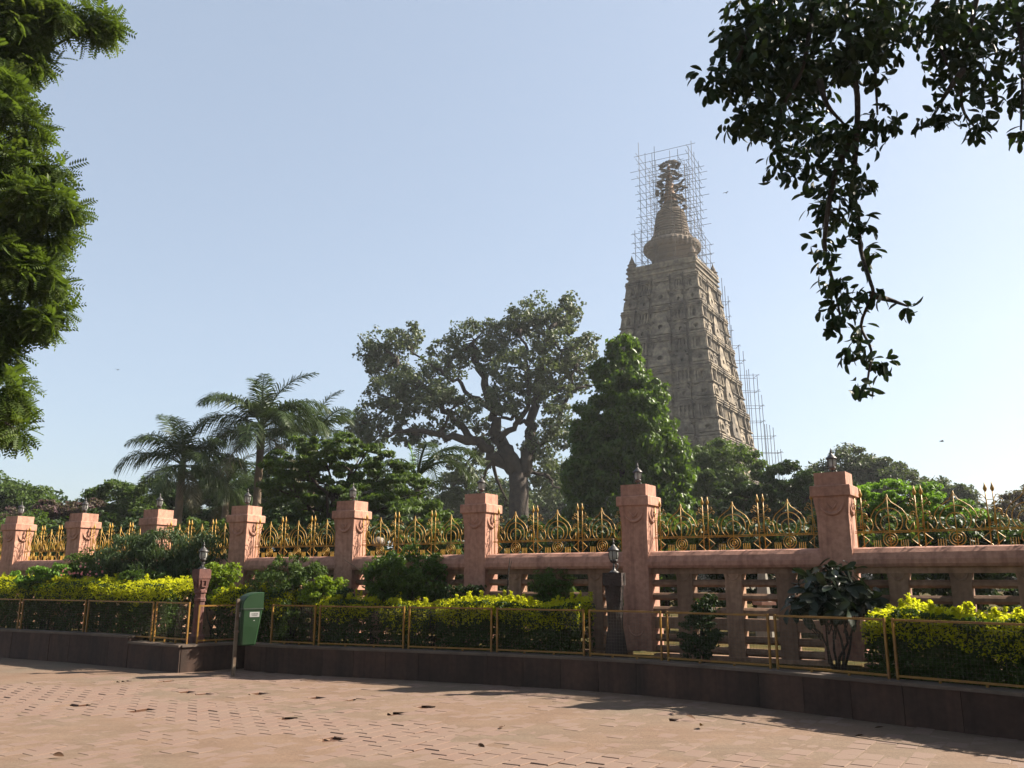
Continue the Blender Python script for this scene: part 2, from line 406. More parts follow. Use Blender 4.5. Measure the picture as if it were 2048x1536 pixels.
for k in range(4):
    a = MB(); r2 = random.Random(k); j = lambda s: r2.uniform(-s, s)
    hx, hy = LA / 2 - GAP / 2, LB / 2 - GAP / 2; c_ = .006
    lo = [(-hx + j(.003), -hy + j(.003), -.06), (hx + j(.003), -hy, -.06), (hx, hy + j(.004), -.06), (-hx, hy, -.06)]
    md = [(p[0], p[1], -.006) for p in lo]
    tp = [(p[0] - math.copysign(c_, p[0]), p[1] - math.copysign(c_, p[1]), j(.0015)) for p in lo]
    a.loft([lo, md, tp]); me_ = a.mesh('paver', M['paver']); me_.materials.append(M['joint'])
    for pl_ in me_.polygons:
        if min(me_.vertices[v].co.z for v in pl_.vertices) < -.02: pl_.material_index = 1
    pm.append(me_)
rest = MB(); rest_mi = []
for (x, y) in kept:
    k = rnd.randrange(4); dz = rnd.gauss(-.0003, .002); rz = ANG + rnd.gauss(0, .012) + (math.pi if rnd.random() < .5 else 0)
    tx, ty = rnd.gauss(0, .008), rnd.gauss(0, .008)
    if (x, y) in near: link('paver', pm[k], pav_root, (x, y, dz), (tx, ty, rz))
    else:
        T = Matrix.Translation((x, y, dz)) @ Matrix.Rotation(rz, 4, 'Z') @ Matrix.Rotation(tx, 4, 'X')
        rest.add([T @ v.co for v in pm[k].vertices], [tuple(p.vertices) for p in pm[k].polygons]); rest_mi += [p.material_index for p in pm[k].polygons]
ro = rest.build('paver_field', M['paver'], pav_root, kind='stuff'); ro.data.materials.append(M['joint']); ro.data.polygons.foreach_set('material_index', rest_mi)
xs = np.arange(-14, 14.01, .06); ys = np.arange(5.2, 22, .06)
X, Y = np.meshgrid(xs, ys); Z = dust_h(X, Y)
hd = np.min([np.hypot(X - h[0], (Y - h[1])) for h in hp], axis=0) + (fbm(X * 9, Y * 9, 2) - .5) * .16
Z = np.where(hd < .115, -.035 + .02 * fbm(X * 12, Y * 12, 2), Z)
nx, ny = len(xs), len(ys); idx = np.arange(nx * ny).reshape(ny, nx)
F = np.stack([idx[:-1, :-1], idx[:-1, 1:], idx[1:, 1:], idx[1:, :-1]], -1).reshape(-1, 4)
keep = ~behind(X[:-1, :-1].ravel(), Y[:-1, :-1].ravel() - .25) & (Z[:-1, :-1].ravel() > -.0125)
dm = np_mesh('dust', np.stack([X, Y, Z], -1).reshape(-1, 3), F[keep], M['dust'], True)
tag(link('drifted_dust', dm, pav_root), kind='stuff')
m = MB()                           # the plaza goes on round and behind the viewer
m.add([(-40, -30, .003), (40, -30, .003), (40, 5.21, .003), (-40, 5.21, .003)], [(0, 1, 2, 3)])
m.add([(-40, 5.21, .003), (-13.99, 5.21, .003), (-13.99, 40, .003), (-40, 40, .003)], [(0, 1, 2, 3)])
m.add([(13.99, 5.21, .003), (40, 5.21, .003), (40, 40, .003), (13.99, 40, .003)], [(0, 1, 2, 3)])
m.build('dusty_margin', M['dust'], pav_root)

# ------------------------------------------------------------------ kerb walls
def kerb(pl, H, s0, s1, name, label, seg=.62, cop=True):
    root = empty(name, sample(pl, s0)[0], label=label, cat='kerb wall', group='kerb walls of the planting bed')
    L0 = root.location
    n = max(1, round((s1 - s0) / seg)); st = (s1 - s0) / n
    for i in range(n):
        a, b_ = s0 + i * st + .003, s0 + (i + 1) * st - .003
        o = rnd.uniform(-.006, .006)
        p0, _ = sample(pl, a, o); p1, _ = sample(pl, b_, o); q0, _ = sample(pl, a, .22); q1, _ = sample(pl, b_, .22)
        w = MB(); lo = [p0, p1, q1, q0]
        w.loft([[(p.x - L0.x, p.y - L0.y, z) for p in lo] for z in (-.06, H - .045)])
        w.build('stone_panel', M['curb'], root)
    n2 = max(1, round((s1 - s0) / 1.25)); st = (s1 - s0) / n2
    for i in range(n2):
        k = 5; ins = []; 
        ss = np.linspace(s0 + i * st + .003, s0 + (i + 1) * st - .003, k)
        loops = []
        for s in ss:
            a, _ = sample(pl, s, -.025); b_, _ = sample(pl, s, .25)
            loops.append([(a.x - L0.x, a.y - L0.y, H - .043), (b_.x - L0.x, b_.y - L0.y, H - .043), (b_.x - L0.x, b_.y - L0.y, H), (a.x - L0.x, a.y - L0.y, H - .006)])
        w = MB(); w.loft(loops); w.build('coping_stone', M['coping'], root)
    return root
SL = cum(lc)[-1]; SR = cum(rc)[-1]
sstep = arc_of_px(lc, 252)
kerb(lc, HL, 0, sstep, 'kerb_wall', 'taller dark red stone kerb wall below the long golden hedge')
kerb(lc, HR, sstep + .004, SL, 'kerb_wall', 'short lower stone kerb wall block ending at the corner beside the green bin')
kerb(rc, HR, .25, SR, 'kerb_wall', 'long curving dark red stone kerb wall running right from the green bin')
endp = [Vector((-5.8, 15.5, 0)) + Vector((.02, .02, 0)), Vector((-4.86, 16.38, 0))]
kerb([endp[0] + (endp[1] - endp[0]) * t for t in (0, .25, .5, .75, 1)], HR - .002, .0, (endp[1] - endp[0]).length, 'kerb_wall', 'sunlit end of the kerb wall with streaked panels behind the bin post', .42)

# ------------------------------------------------------------------ boundary wall
PPX = [(1666, 957), (1277, 980), (963, 997), (703, 1011), (491, 1020), (316, 1026), (167, 1034), (40, 1039)]
PP = [gp(a, b_, 3.03) for a, b_ in PPX]
PP = [Vector((p.x, p.y, 0)) for p in PP]
sm = [PP[0]] + [(PP[i - 1] + PP[i] * 4 + PP[i + 1]) / 6 for i in range(1, len(PP) - 1)] + [PP[-1]]
PP = [Vector((9.75, 8.85, 0)), Vector((7.25, 10.72, 0))] + sm + [sm[-1] + Vector((-2.15, 1.0, 0)), sm[-1] + Vector((-4.4, 2.0, 0))]
PP = PP[::-1]                      # left (far) to right (near)
wall_root = empty('boundary_wall', (PP[2].x, PP[2].y, .4), label='pink and buff masonry boundary wall of tall pillars, beams and slatted openings', cat='wall')
W0 = wall_root.location
def wl_(p, z): return (p.x - W0.x, p.y - W0.y, z - W0.z)
def pillar_meshes():
    d = {}
    a = MB(); a.box((0, 0, 1.30), (.44, .44, 2.6)) ; a.box((0, 0, .28), (.50, .50, .56)); a.box((0, 0, .585), (.50, .50, .05), top=(.45, .45))
    a.box((0, 0, 2.13), (.445, .445, .24), top=(.50, .50))
    d['shaft'] = a.mesh('shaft', M['pink'])
    def bevbox(w, z0, z1, c=.012):
        h = w / 2; L = lambda i, z: [(-h + i, -h + i, z), (h - i, -h + i, z), (h - i, h - i, z), (-h + i, h - i, z)]
        q = MB(); q.loft([L(c, z0), L(0, z0 + c), L(0, z1 - c), L(c, z1)]); return q
    d['slab'] = bevbox(.56, 2.25, 2.41).mesh('cap_slab', M['pink'])
    d['block'] = bevbox(.38, 2.405, 2.53, .02).mesh('cap_block', M['pink'])
    q = MB()
    pts = [(.17 * math.cos(t), -.228, 2.2 + .2 * math.sin(t)) for t in np.linspace(math.pi, 2 * math.pi, 14)]
    q.tube(pts, [.012 + .016 * math.sin(math.pi * i / 13) for i in range(14)], 6)
    q.tube([(-.08, -.226, 2.19), (-.02, -.232, 2.09), (.0, -.236, 2.06)], [.014, .02, .01], 5); q.tube([(.1, -.226, 2.19), (.04, -.232, 2.1), (.0, -.236, 2.06)], [.014, .02, .01], 5)
    d['swag'] = q.mesh('swag', M['pink'], True)
    q = MB()
    pts = [(.13 * math.cos(t), -.25, .34 + .12 * math.sin(t)) for t in np.linspace(math.pi * .9, 2.1 * math.pi, 12)]
    q.tube(pts, .016, 6); q.lathe([(.0, -.02), (.05, -.015), (.06, 0)], (0, 0, 0), 8)
    q.v = q.v[:]; d['medallion'] = q.mesh('medallion', M['pink'], True)
    return d
pd = pillar_meshes()
tans = []
for i, p in enumerate(PP):
    t = (PP[min(i + 1, len(PP) - 1)] - PP[max(i - 1, 0)]).normalized(); tans.append(t)
for p, t in zip(PP, tans):
    rz = math.atan2(t.y, t.x)
    po = link('pillar', pd['shaft'], wall_root, wl_(p, .5), (0, 0, rz))
    for nm, k in (('cap_slab', 'slab'), ('cap_block', 'block')): link(nm, pd[k], po)
    for q in range(2): link('swag', pd['swag'], po, (0, 0, 0), (0, 0, q * math.pi / 2))
    link('medallion', pd['medallion'], po)
def hexbar(h, d_):
    q = MB(); pr = [(-d_ / 2, -h * .18), (-d_ / 2, h * .18), (-d_ * .2, h / 2), (d_ * .2, h / 2), (d_ / 2, h * .18), (d_ / 2, -h * .18), (d_ * .2, -h / 2), (-d_ * .2, -h / 2)]
    q.loft([[(x, y, z) for y, z in pr] for x in (-.5, .5)]); return q
bar_me = hexbar(.11, .15).mesh('slat', M['buff']); 
q = MB(); q.box((0, 0, 0), (1, .17, .17)); mid_me = q.mesh('mid_rail', M['buff'])
q = MB(); q.box((0, 0, 0), (1, .30, .08)); base_me = q.mesh('plinth', M['buff'])
q = MB(); pr = [(-.20, 1.76), (-.225, 1.80), (-.225, 1.86), (-.19, 1.95), (-.12, 2.01), (0, 2.03), (.12, 2.01), (.19, 1.95), (.225, 1.86), (.225, 1.80), (.20, 1.76)]
q.loft([[(x, y, z) for y, z in pr] for x in (-.5, .5)]); beam_me = q.mesh('coping_beam', M['pink'], False)
q = MB(); q.box((0, 0, 1.715), (1, .25, .088)); lint_me = q.mesh('lintel', M['buff'])
q = MB(); q.box((0, 0, .65), (.25, .22, 1.24)); q.box((0, 0, 1.225), (.25, .22, .1), top=(.29, .24))
for s_ in (-1,): q.tube([(.09 * math.cos(t), -.118, 1.24 + .09 * math.sin(t)) for t in np.linspace(math.pi, 2 * math.pi, 9)], .012, 5)
up_me = q.mesh('upright', M['buff'])
bays = []
for i in range(len(PP) - 1):
    a, b_ = PP[i], PP[i + 1]; t = (b_ - a).normalized(); rz = math.atan2(t.y, t.x); L = (b_ - a).length; mid = (a + b_) / 2
    bays.append((a, b_, t, rz, L))
    link('coping_beam', beam_me, wall_root, wl_(mid, 0), (0, 0, rz), (L - .40, 1, 1))
    link('lintel', lint_me, wall_root, wl_(mid, 0), (0, 0, rz), (L - .42, 1, 1))
    link('plinth', base_me, wall_root, wl_(mid, .42), (0, 0, rz), (L - .48, 1, 1))
    nu = 3 if L > 2.5 else 2
    sp_ = L / (nu + 1)
    for k in range(nu): link('upright', up_me, wall_root, wl_(a + t * sp_ * (k + 1), .43), (0, 0, rz))
    for k in range(nu + 1):
        c_ = a + t * sp_ * (k + .5); w = sp_ - .12
        for z in (1.53, 1.325, 1.11, .70, .53):
            link('slat', bar_me, wall_root, wl_(c_, z + rnd.uniform(-.006, .006)), (rnd.uniform(-.03, .03), 0, rz), (w, 1, 1))
        link('mid_rail', mid_me, wall_root, wl_(c_, .925), (0, 0, rz), (w, 1, 1))

# ------------------------------------------------------------------ gold fence panels on the wall
GR = .007
def arcpts(cx, cz, r, a0, a1, n=14): return [(cx + r * math.cos(t), 0, cz + r * math.sin(t)) for t in np.linspace(a0, a1, n)]
def gold_parts():
    d = {}
    q = MB()
    for s in (-1, 1):
        q.tube([(s * x, 0, z) for x, z in ((.0, .74), (.012, .69), (.05, .625), (.12, .575), (.19, .52), (.235, .45), (.25, .395), (.262, .37), (.285, .365), (.30, .39), (.285, .415), (.268, .40))], GR, 5)
        q.tube([(s * x, 0, z) for x, z in ((.25, .40), (.232, .35), (.222, .30), (.238, .255), (.262, .215))], GR, 5)
    d['onion_arch'] = q.mesh('onion_arch', M['gold'], True)
    q = MB(); q.tube([(0, 0, 0), (0, 0, .72)], GR, 5); d['centre_bar'] = q.mesh('centre_bar', M['gold'], True)
    q = MB(); q.tube(arcpts(0, .36, .185, R(-48), R(228), 18), GR, 5); d['horseshoe'] = q.mesh('horseshoe_arc', M['gold'], True)
    q = MB(); q.tube(arcpts(0, .33, .115, R(-50), R(230), 14), GR, 5); d['inner'] = q.mesh('inner_arc', M['gold'], True)
    q = MB()
    for r_ in (.098, .062, .028): q.tube(arcpts(0, .105, r_, 0, 2 * math.pi * 15 / 16, 16 if r_ > .05 else 8), GR * .9, 5, closed=True)
    d['roundel'] = q.mesh('roundel', M['gold'], True)
    q = MB()
    for x in (.14, .17, .2, .23): q.tube([(x, 0, 0), (x, 0, .1)], .006, 4)
    d['pickets'] = q.mesh('picket_row', M['gold'])
    q = MB(); q.tube([(.40, 0, .195), (.29, 0, .1), (.40, 0, .005)], GR, 5); d['bracket'] = q.mesh('bracket', M['gold'])
    q = MB()
    q.tube([(x, 0, z) for x, z in ((.335, .21), (.335, .34), (.31, .30), (.285, .255), (.262, .215))], GR, 5)
    q.tube([(x, 0, z) for x, z in ((.395, .26), (.393, .36), (.375, .45), (.34, .485), (.30, .47), (.288, .43))], GR, 5)
    q.tube([(.322 + .022 * math.cos(t), 0, .43 + .022 * math.sin(t)) for t in np.linspace(0, 5.2, 8)], GR * .8, 5)
    d['scroll'] = q.mesh('scroll', M['gold'], True)
    q = MB()
    q.tube([(0, 0, 0), (0, 0, .72)], GR * 1.15, 6); q.lathe([(.006, .70), (.022, .73), (.026, .75), (.012, .79), (.002, .84)], n=6)
    d['post'] = q.mesh('post', M['gold'], True)
    q = MB()
    for z in (.27, .30, .50, .53, .60): q.tube([(-.002, 0, z), (.05, 0, z)], GR * .7, 4)
    q.tube([(.043, 0, .25), (.043, 0, .66)], GR * 1.3, 6)
    for s in (1,):
        q.tube([(s * .045, 0, .60)] + [(s * x, 0, z) for x, z in ((.075, .66), (.1, .67), (.115, .645), (.1, .62), (.085, .635))], GR * .8, 5)
        q.tube([(s * .05, 0, .55)] + [(s * x, 0, z) for x, z in ((.105, .6), (.135, .61), (.15, .585), (.135, .56), (.12, .575))], GR * .8, 5)
    d['crown'] = q.mesh('finial_scrolls', M['gold'], True)
    q = MB(); q.tube([(-.5, 0, 0), (.5, 0, 0)], GR * .8, 5); d['rail'] = q.mesh('rail', M['gold'])
    return d
gd = gold_parts()
def gold_panel(a, t, rz, L, label):
    inner = L - .46; P_ = inner / 3
    root = empty('ornamental_fence_panel', (a.x, a.y, 2.028), rz, label, 'fence panel', 'gold fence panels on the wall')
    yb = .05; x0 = .23; k = P_ / .84
    for z in (.205, .225): link('rail', gd['rail'], root, (x0 + inner / 2, yb, z), (0, 0, 0), (inner, 1, 1))
    for j in range(4):
        xc = x0 + P_ * j
        if j in (0, 3):
            s = 1 if j == 0 else -1
            link('post', gd['post'], root, (xc + s * .03, yb, 0)); link('post', gd['post'], root, (xc + s * .115, yb, 0)); [link('finial_scroll', gd['crown'], root, (xc + s * .072, yb, 0), scale=(s2, 1, 1)) for s2 in (-1, 1)]
        else:
            for s in (-1, 1): link('post', gd['post'], root, (xc + s * .043, yb, 0))
            for s2 in (-1, 1): link('finial_scroll', gd['crown'], root, (xc, yb, 0), scale=(s2, 1, 1))
    for j in range(3):
        xc = x0 + P_ * (j + .5) + (.03 if j == 0 else -.03 if j == 2 else 0); sx = k * (.93 if j != 1 else 1.0)
        for nm in ('onion_arch', 'centre_bar', 'horseshoe_arc', 'inner_arc', 'roundel'):
            link(nm, gd[{'horseshoe_arc': 'horseshoe', 'inner_arc': 'inner'}.get(nm, nm)], root, (xc, yb, 0), (0, 0, 0), (sx, 1, 1))
        for s in (-1, 1):
            for nm, kk in (('picket_row', 'pickets'), ('bracket', 'bracket'), ('scroll', 'scroll')):
                link(nm, gd[kk], root, (xc, yb, 0), (0, 0, 0), (s * sx, 1, 1))
PANEL_LABELS = {
 1: 'gold scrollwork fence panel at the far left end of the wall, mostly hidden',
 2: 'brightest gold scrollwork fence panel between the two far left pillars',
 3: 'gold scrollwork fence panel between pillars, partly behind the oleander leaves',
 4: 'gold scrollwork fence panel on the wall above the red stone lamp post',
 5: 'gold scrollwork fence panel on the wall above the feathery bush behind the bin',
 6: 'gold scrollwork fence panel on the wall above the big round glossy bush',
 7: 'gold scrollwork fence panel on the wall in front of the pipal trunk',
 8: 'gold scrollwork fence panel on the wall in front of the foot of the cone-shaped tree',
 9: 'dull gold fence panel in front of the bright green shrub, finials against the sky',
 10: 'gold scrollwork fence panel at the right end of the wall'}
for i, (a, b_, t, rz, L) in enumerate(bays):
    if 1 <= i <= 9: gold_panel(a, t, rz, L, PANEL_LABELS[i])

# ------------------------------------------------------------------ lanterns
def lantern_parts():
    d = {}
    q = MB(); q.lathe([(.075, 0), (.075, .012), (.05, .022), (.022, .05), (.017, .09), (.02, .10), (.015, .115), (.018, .14)], n=12); d['base'] = (q.mesh('stem', M['lampmetal'], True), 'stem')
    q = MB(); q.tube([(.02, 0, .13), (.06, 0, .125), (.062, 0, .09), (.035, 0, .04), (.055, 0, .005)], [.007, .008, .009, .01, .006], 5); d['brk'] = (q.mesh('bracket', M['lampmetal'], True), 'bracket')
    q = MB(); q.lathe([(.02, .135), (.04, .145), (.058, .165), (.06, .185), (.05, .19)], n=12); d['cup'] = (q.mesh('cup', M['lampmetal'], True), 'cup')
    q = MB(); q.lathe([(.048, .186), (.062, .215), (.068, .255), (.064, .29), (.052, .318)], n=12); d['glass'] = (q.mesh('glass_shade', M['glass'], True), 'glass_shade')
    q = MB(); q.lathe([(.086, .312), (.09, .32), (.078, .335), (.05, .365), (.03, .385), (.016, .40), (.014, .42), (.02, .43), (.012, .445), (.008, .47), (.003, .495)], n=12); d['roof'] = (q.mesh('roof', M['lampmetal'], True), 'roof')
    q = MB(); q.tube([(.052, 0, .18), (.069, 0, .215), (.074, 0, .255), (.07, 0, .29), (.06, 0, .318)], .006, 4); d['rib'] = (q.mesh('rib', M['lampmetal'], True), 'rib')
    return d
ld = lantern_parts()
def lantern(loc, rz, label, sc=1.0, group='lanterns on posts and pillars'):
    r_ = empty('lantern', loc, rz, label, 'lantern', group); r_.scale = (sc, sc, sc)
    for k in ('base', 'brk', 'cup', 'roof'): link(ld[k][1], ld[k][0], r_)
    gl = link(ld['glass'][1], ld['glass'][0], r_)
    for k in range(6): link('rib', ld['rib'][0], gl, (0, 0, 0), (0, 0, k * math.pi / 3))
    return r_
LAMPS = {2: 'small black lantern on the pink pillar farthest left along the wall', 3: 'small black lantern on a pillar in front of the gap between low trees',
 4: 'small black lantern on the pillar in front of the shorter palm', 5: 'black lantern on the pillar in front of the tall palm, behind the bin',
 6: 'black lantern on the pillar in front of the broad layered shrub tree', 7: 'black lantern on the pillar in front of the pipal tree trunk',
 8: 'black lantern on the pillar in front of the cone-shaped tree', 9: 'black lantern on the tallest-looking right pillar, its top against the sky'}
for i, p in enumerate(PP):
    if i in LAMPS: lantern((p.x, p.y, 3.028), math.atan2(tans[i].y, tans[i].x) - .1, LAMPS[i], .92)

# red stone lamp post in the left bed
p = at(393, 1282, 16.05); p.z = .40
r_ = empty('lamp_post', p, R(-40), 'short red sandstone lamp post with carved square capital behind the yellow corner railing', 'lamp post')
q = MB(); q.lathe([(.14, 0), (.14, .18), (.105, .22), (.092, .3), (.088, .78), (.105, .80), (.105, .84), (.092, .86), (.092, .93), (.112, .95), (.112, .99), (.095, 1.01)], n=8, a0=math.pi / 8); q.build('shaft', M['redstone'], r_)
q = MB(); q.box((0, 0, 1.10), (.165, .165, .2), top=(.225, .225)); q.box((0, 0, 1.275), (.24, .24, .15)); q.box((0, 0, 1.36), (.21, .21, .024)); q.build('capital', M['redstone'], r_)
q = MB()
for s in range(4):
    a = s * math.pi / 2; ca, sa = math.cos(a), math.sin(a)
    for (u, z, w, h) in ((0, 1.17, .16, .02), (-.05, 1.11, .02, .1), (.05, 1.11, .02, .1), (0, 1.06, .12, .02)):
        q.box((u * .8 * ca + .105 * sa, u * .8 * sa - .105 * ca, z), (w * .8, .03, h), a)
q.build('carved_panel', M['redstone'], r_)
lantern((p.x, p.y, .40 + 1.37), R(-40), 'dark lantern on the short red sandstone lamp post', 1.0)

# dark rugged post on the right
p = at(1232, 1300, 13.25); p.z = .40
r_ = empty('lamp_post', p, R(-20), 'rugged blackish stone lamp post shaped like a trunk in front of a pink pillar', 'lamp post')
q = MB(); loops = []
prof = [(.185, 0), (.17, .1), (.145, .3), (.125, .5), (.12, .7), (.125, .85), (.14, 1.0), (.15, 1.1), (.15, 1.24), (.145, 1.265)]
for r0, z in prof:
    loops.append([((r0 + rnd.uniform(-.012, .012)) * math.cos(a) * 1.0, (r0 + rnd.uniform(-.012, .012)) * math.sin(a), z) for a in np.linspace(0, 2 * math.pi, 11)[:-1]])
q.loft(loops); q.build('shaft', M['darkstone'], r_)
q = MB(); q.box((0, 0, 1.19), (.29, .29, .19)); q.build('capital', M['darkstone'], r_)
lantern((p.x, p.y, .40 + 1.284), R(10), 'dark lantern on the rugged blackish post', 1.05)

# ------------------------------------------------------------------ yellow guard rail panels along the kerb
def guard(p0, p1, zb, label, hgt=.70):
    t = (p1 - p0); L = t.length; rz = math.atan2(t.y, t.x)
    root = empty('guard_rail_panel', (p0.x, p0.y, zb), rz, label, 'guard rail', 'yellow guard rail panels along the kerb')
    e = .017
    for x in (e, L - e):
        q = MB(); q.box((x, 0, hgt / 2 + .02), (.026, .026, hgt + .04)); q.build('post', M['yellow'], root)
    for z, nm in ((hgt + .02, 'top_rail'), (.10, 'bottom_rail')):
        q = MB(); q.box((L / 2, .0, z), (L - .056, .024, .025)); q.build(nm, M['yellow'], root)
    for x in (L * .33, L * .66):
        q = MB(); q.box((x, 0, .035), (.025, .025, .10)); q.build('foot', M['yellow'], root)
    q = MB()
    for x in np.arange(.06, L - .05, .045): q.tube([(x, .004, .11), (x, .004, hgt + .01)], .0011, 3)
    for z in np.arange(.15, hgt, .045): q.tube([(.03, -.001, z), (L - .03, -.001, z)], .0011, 3)
    q.build('wire_mesh', M['wire'], root)
def guards(pl, pxs, off, zb, labels):
    for i in range(len(pxs) - 1):
        s0, s1 = arc_of_px(pl, pxs[i]), arc_of_px(pl, pxs[i + 1])
        a, _ = sample(pl, s0 + .035, off); b_, _ = sample(pl, s1 - .035, off)
        guard(a, b_, zb, labels[i])
        if i:                       # short links joining neighbouring panels
            pass
guards(lc, [-160, 15, 147, 283, 362], .16, HL - .12, ['yellow guard rail panel at the far left end of the long golden hedge', 'yellow guard rail panel under the brightest golden hedge, left of two others', 'yellow guard rail panel before dark hedge stems, between two joined posts', 'yellow guard rail panel ending at the sunlit corner post of the kerb'])
ca_ = Vector((-5.62, 15.75, 0)); cb_ = Vector((-4.80, 16.52, 0))
guard(ca_, cb_, HR - .05, 'sunlit yellow guard rail panel with wire mesh at the kerb corner behind the bin', .68)
guards(rc, [520, 618, 800, 979, 1166, 1322, 1541, 1783, 2090, 2500], .16, HR - .06, [
 'short yellow guard rail panel just right of the green bin', 'yellow guard rail panel below the small golden hedge behind the bin', 'yellow guard rail panel below the big round glossy bush',
 'yellow guard rail panel in front of the left half of the middle golden hedge', 'yellow guard rail panel in front of the right end of the middle golden hedge', 'yellow guard rail panel in front of the rugged blackish lamp post',
 'yellow guard rail panel in front of the small dark bush and open slats', 'yellow guard rail panel in front of the dark glossy-leaved shrub', 'yellow guard rail panel in front of the golden hedge at the right edge'][:9])

# ------------------------------------------------------------------ litter bin
p = gp(466, 1352)
r_ = empty('litter_bin', p, R(38), 'green plastic litter bin with rounded hood hung on a steel post', 'litter bin')
BX, BW, BD = .21, .33, .29         # body centre offset, width, depth
def bin_loop(z, w0, w1, d_):
    return [(BX + w0, -d_ / 2, z), (BX + w1, -d_ / 2, z), (BX + w1, d_ / 2, z), (BX + w0, d_ / 2, z)]
def rr(z, x0, x1, d_, c=.03):
    y0, y1 = -d_ / 2, d_ / 2
    return [(BX + x0 + c, y0, z), (BX + x1 - c, y0, z), (BX + x1, y0 + c, z), (BX + x1, y1 - c, z), (BX + x1 - c, y1, z), (BX + x0 + c, y1, z), (BX + x0, y1 - c, z), (BX + x0, y0 + c, z)]
q = MB(); q.loft([rr(.49, -.15, .09, .24), rr(.51, -.165, .105, .26), rr(.8, -.18, .14, .31), rr(1.09, -.185, .18, .335)]); q.build('body', M['bingreen'], r_)
q = MB(); q.loft([rr(1.085, -.195, .19, .35), rr(1.105, -.195, .19, .35)]); q.build('rim', M['bingrey'], r_)
q = MB(); loops = []
for y in (-.168, -.148, .148, .168):
    i = .012 if abs(y) > .16 else 0
    pr = [(-.19 + i, 1.106), (-.185 + i, 1.16)] + [(.12 - (.305 - i) * math.cos(t), 1.16 + (.21 - i) * math.sin(t)) for t in np.linspace(.15, math.pi / 2, 8)] + [(.185 - i, 1.365 - i), (.185 - i, 1.106)]
    loops.append([(BX + x, y, z) for x, z in pr])
q.loft(loops); q.build('hood', M['bingreen'], r_)
q = MB(); q.box((.0, 0, .61), (.05, .05, 1.3)); q.build('post', M['steel'], r_)
q = MB(); q.box((.02, .0, .72), (.04, .12, .03)); q.box((.02, 0, 1.02), (.04, .12, .03)); q.build('clamp', M['steel'], r_)
q = MB(); q.box((BX + .03, -.1625, 1.0), (.17, .008, .085)); lab = q.build('label', M['white'], r_)
q = MB()
for k, (x, w) in enumerate(((-.045, .02), (-.02, .014), (0, .018), (.025, .016), (.048, .018))): q.box((BX + .03 + x, -.1675, 1.01), (w, .002, .014))
q.box((BX + .03, -.1675, .985), (.1, .002, .006)); q.build('lettering', M['ink'], lab)
q = MB(); q.lathe([(.0, 0), (.02, 0), (.022, .004), (0, .005)], n=10); em = q.build('emblem', M['white'], r_, loc=(BX + .03, -.1545, .915), rot=(R(86), 0, 0))
q = MB(); q.box((BX - .1855, -.04, 1.0), (.008, .07, .08)); q.build('side_label', M['white'], r_)

# ------------------------------------------------------------------ temple tower
TW = empty('temple_tower', (20.05, 100, 0), R(-31), 'tall tapering carved stone temple tower with rows of niches and a ringed spire', 'tower')
def half(z): return 4.27 + .13 * (38.5 - z)
def circ(cx, cz, r, n): return [(cx + r * 1.6 * math.cos(-math.pi * .75 + 2 * math.pi * k / n), cz + r * .75 * math.sin(-math.pi * .75 + 2 * math.pi * k / n)) for k in range(n)]
def rect_loop(x0, x1, z0, z1, n=16):
    k = n // 4; L = []
    for (a, b_, c_, d_) in ((x0, z0, x1, z0), (x1, z0, x1, z1), (x1, z1, x0, z1), (x0, z1, x0, z0)):
        for i in range(k): L.append((a + (c_ - a) * i / k, b_ + (d_ - b_) * i / k))
    return L
def arch_loop(cx, z0, w, hh, n=16):   # pointed arch opening, ordered like rect_loop
    x0, x1 = cx - w / 2, cx + w / 2; k = n // 4; L = []
    zs = z0 + hh * .55
    for i in range(k): L.append((x0 + (x1 - x0) * i / k, z0))
    for i in range(k): L.append((x1, z0 + (zs - z0) * i / k))
    for i in range(k * 2):
        t = i / (2 * k)
        if i < k * 2:
            a = math.pi * t; L.append((cx + w / 2 * math.cos(a), zs + (hh * .45) * math.sin(a) ** .8))
    L[-k * 2:] = [(cx + w / 2 * math.cos(math.pi * i / (2 * k)), zs + hh * .45 * (math.sin(math.pi * i / (2 * k)) ** .8 if i else 0)) for i in range(2 * k)]
    # left jamb is the closing edge
    return L
def cornice(q, w=1.0, z=.80):
    q.box((0, -.25, z + .025), (w * .96, .5, .05)); q.box((0, -.28, z + .07), (w, .56, .035)); q.box((0, -.2, z + .105), (w * .9, .4, .035))
    q.box((0, -.27, z + .14), (w, .54, .035)); q.box((0, -.18, z + .18), (w * .92, .36, .045))
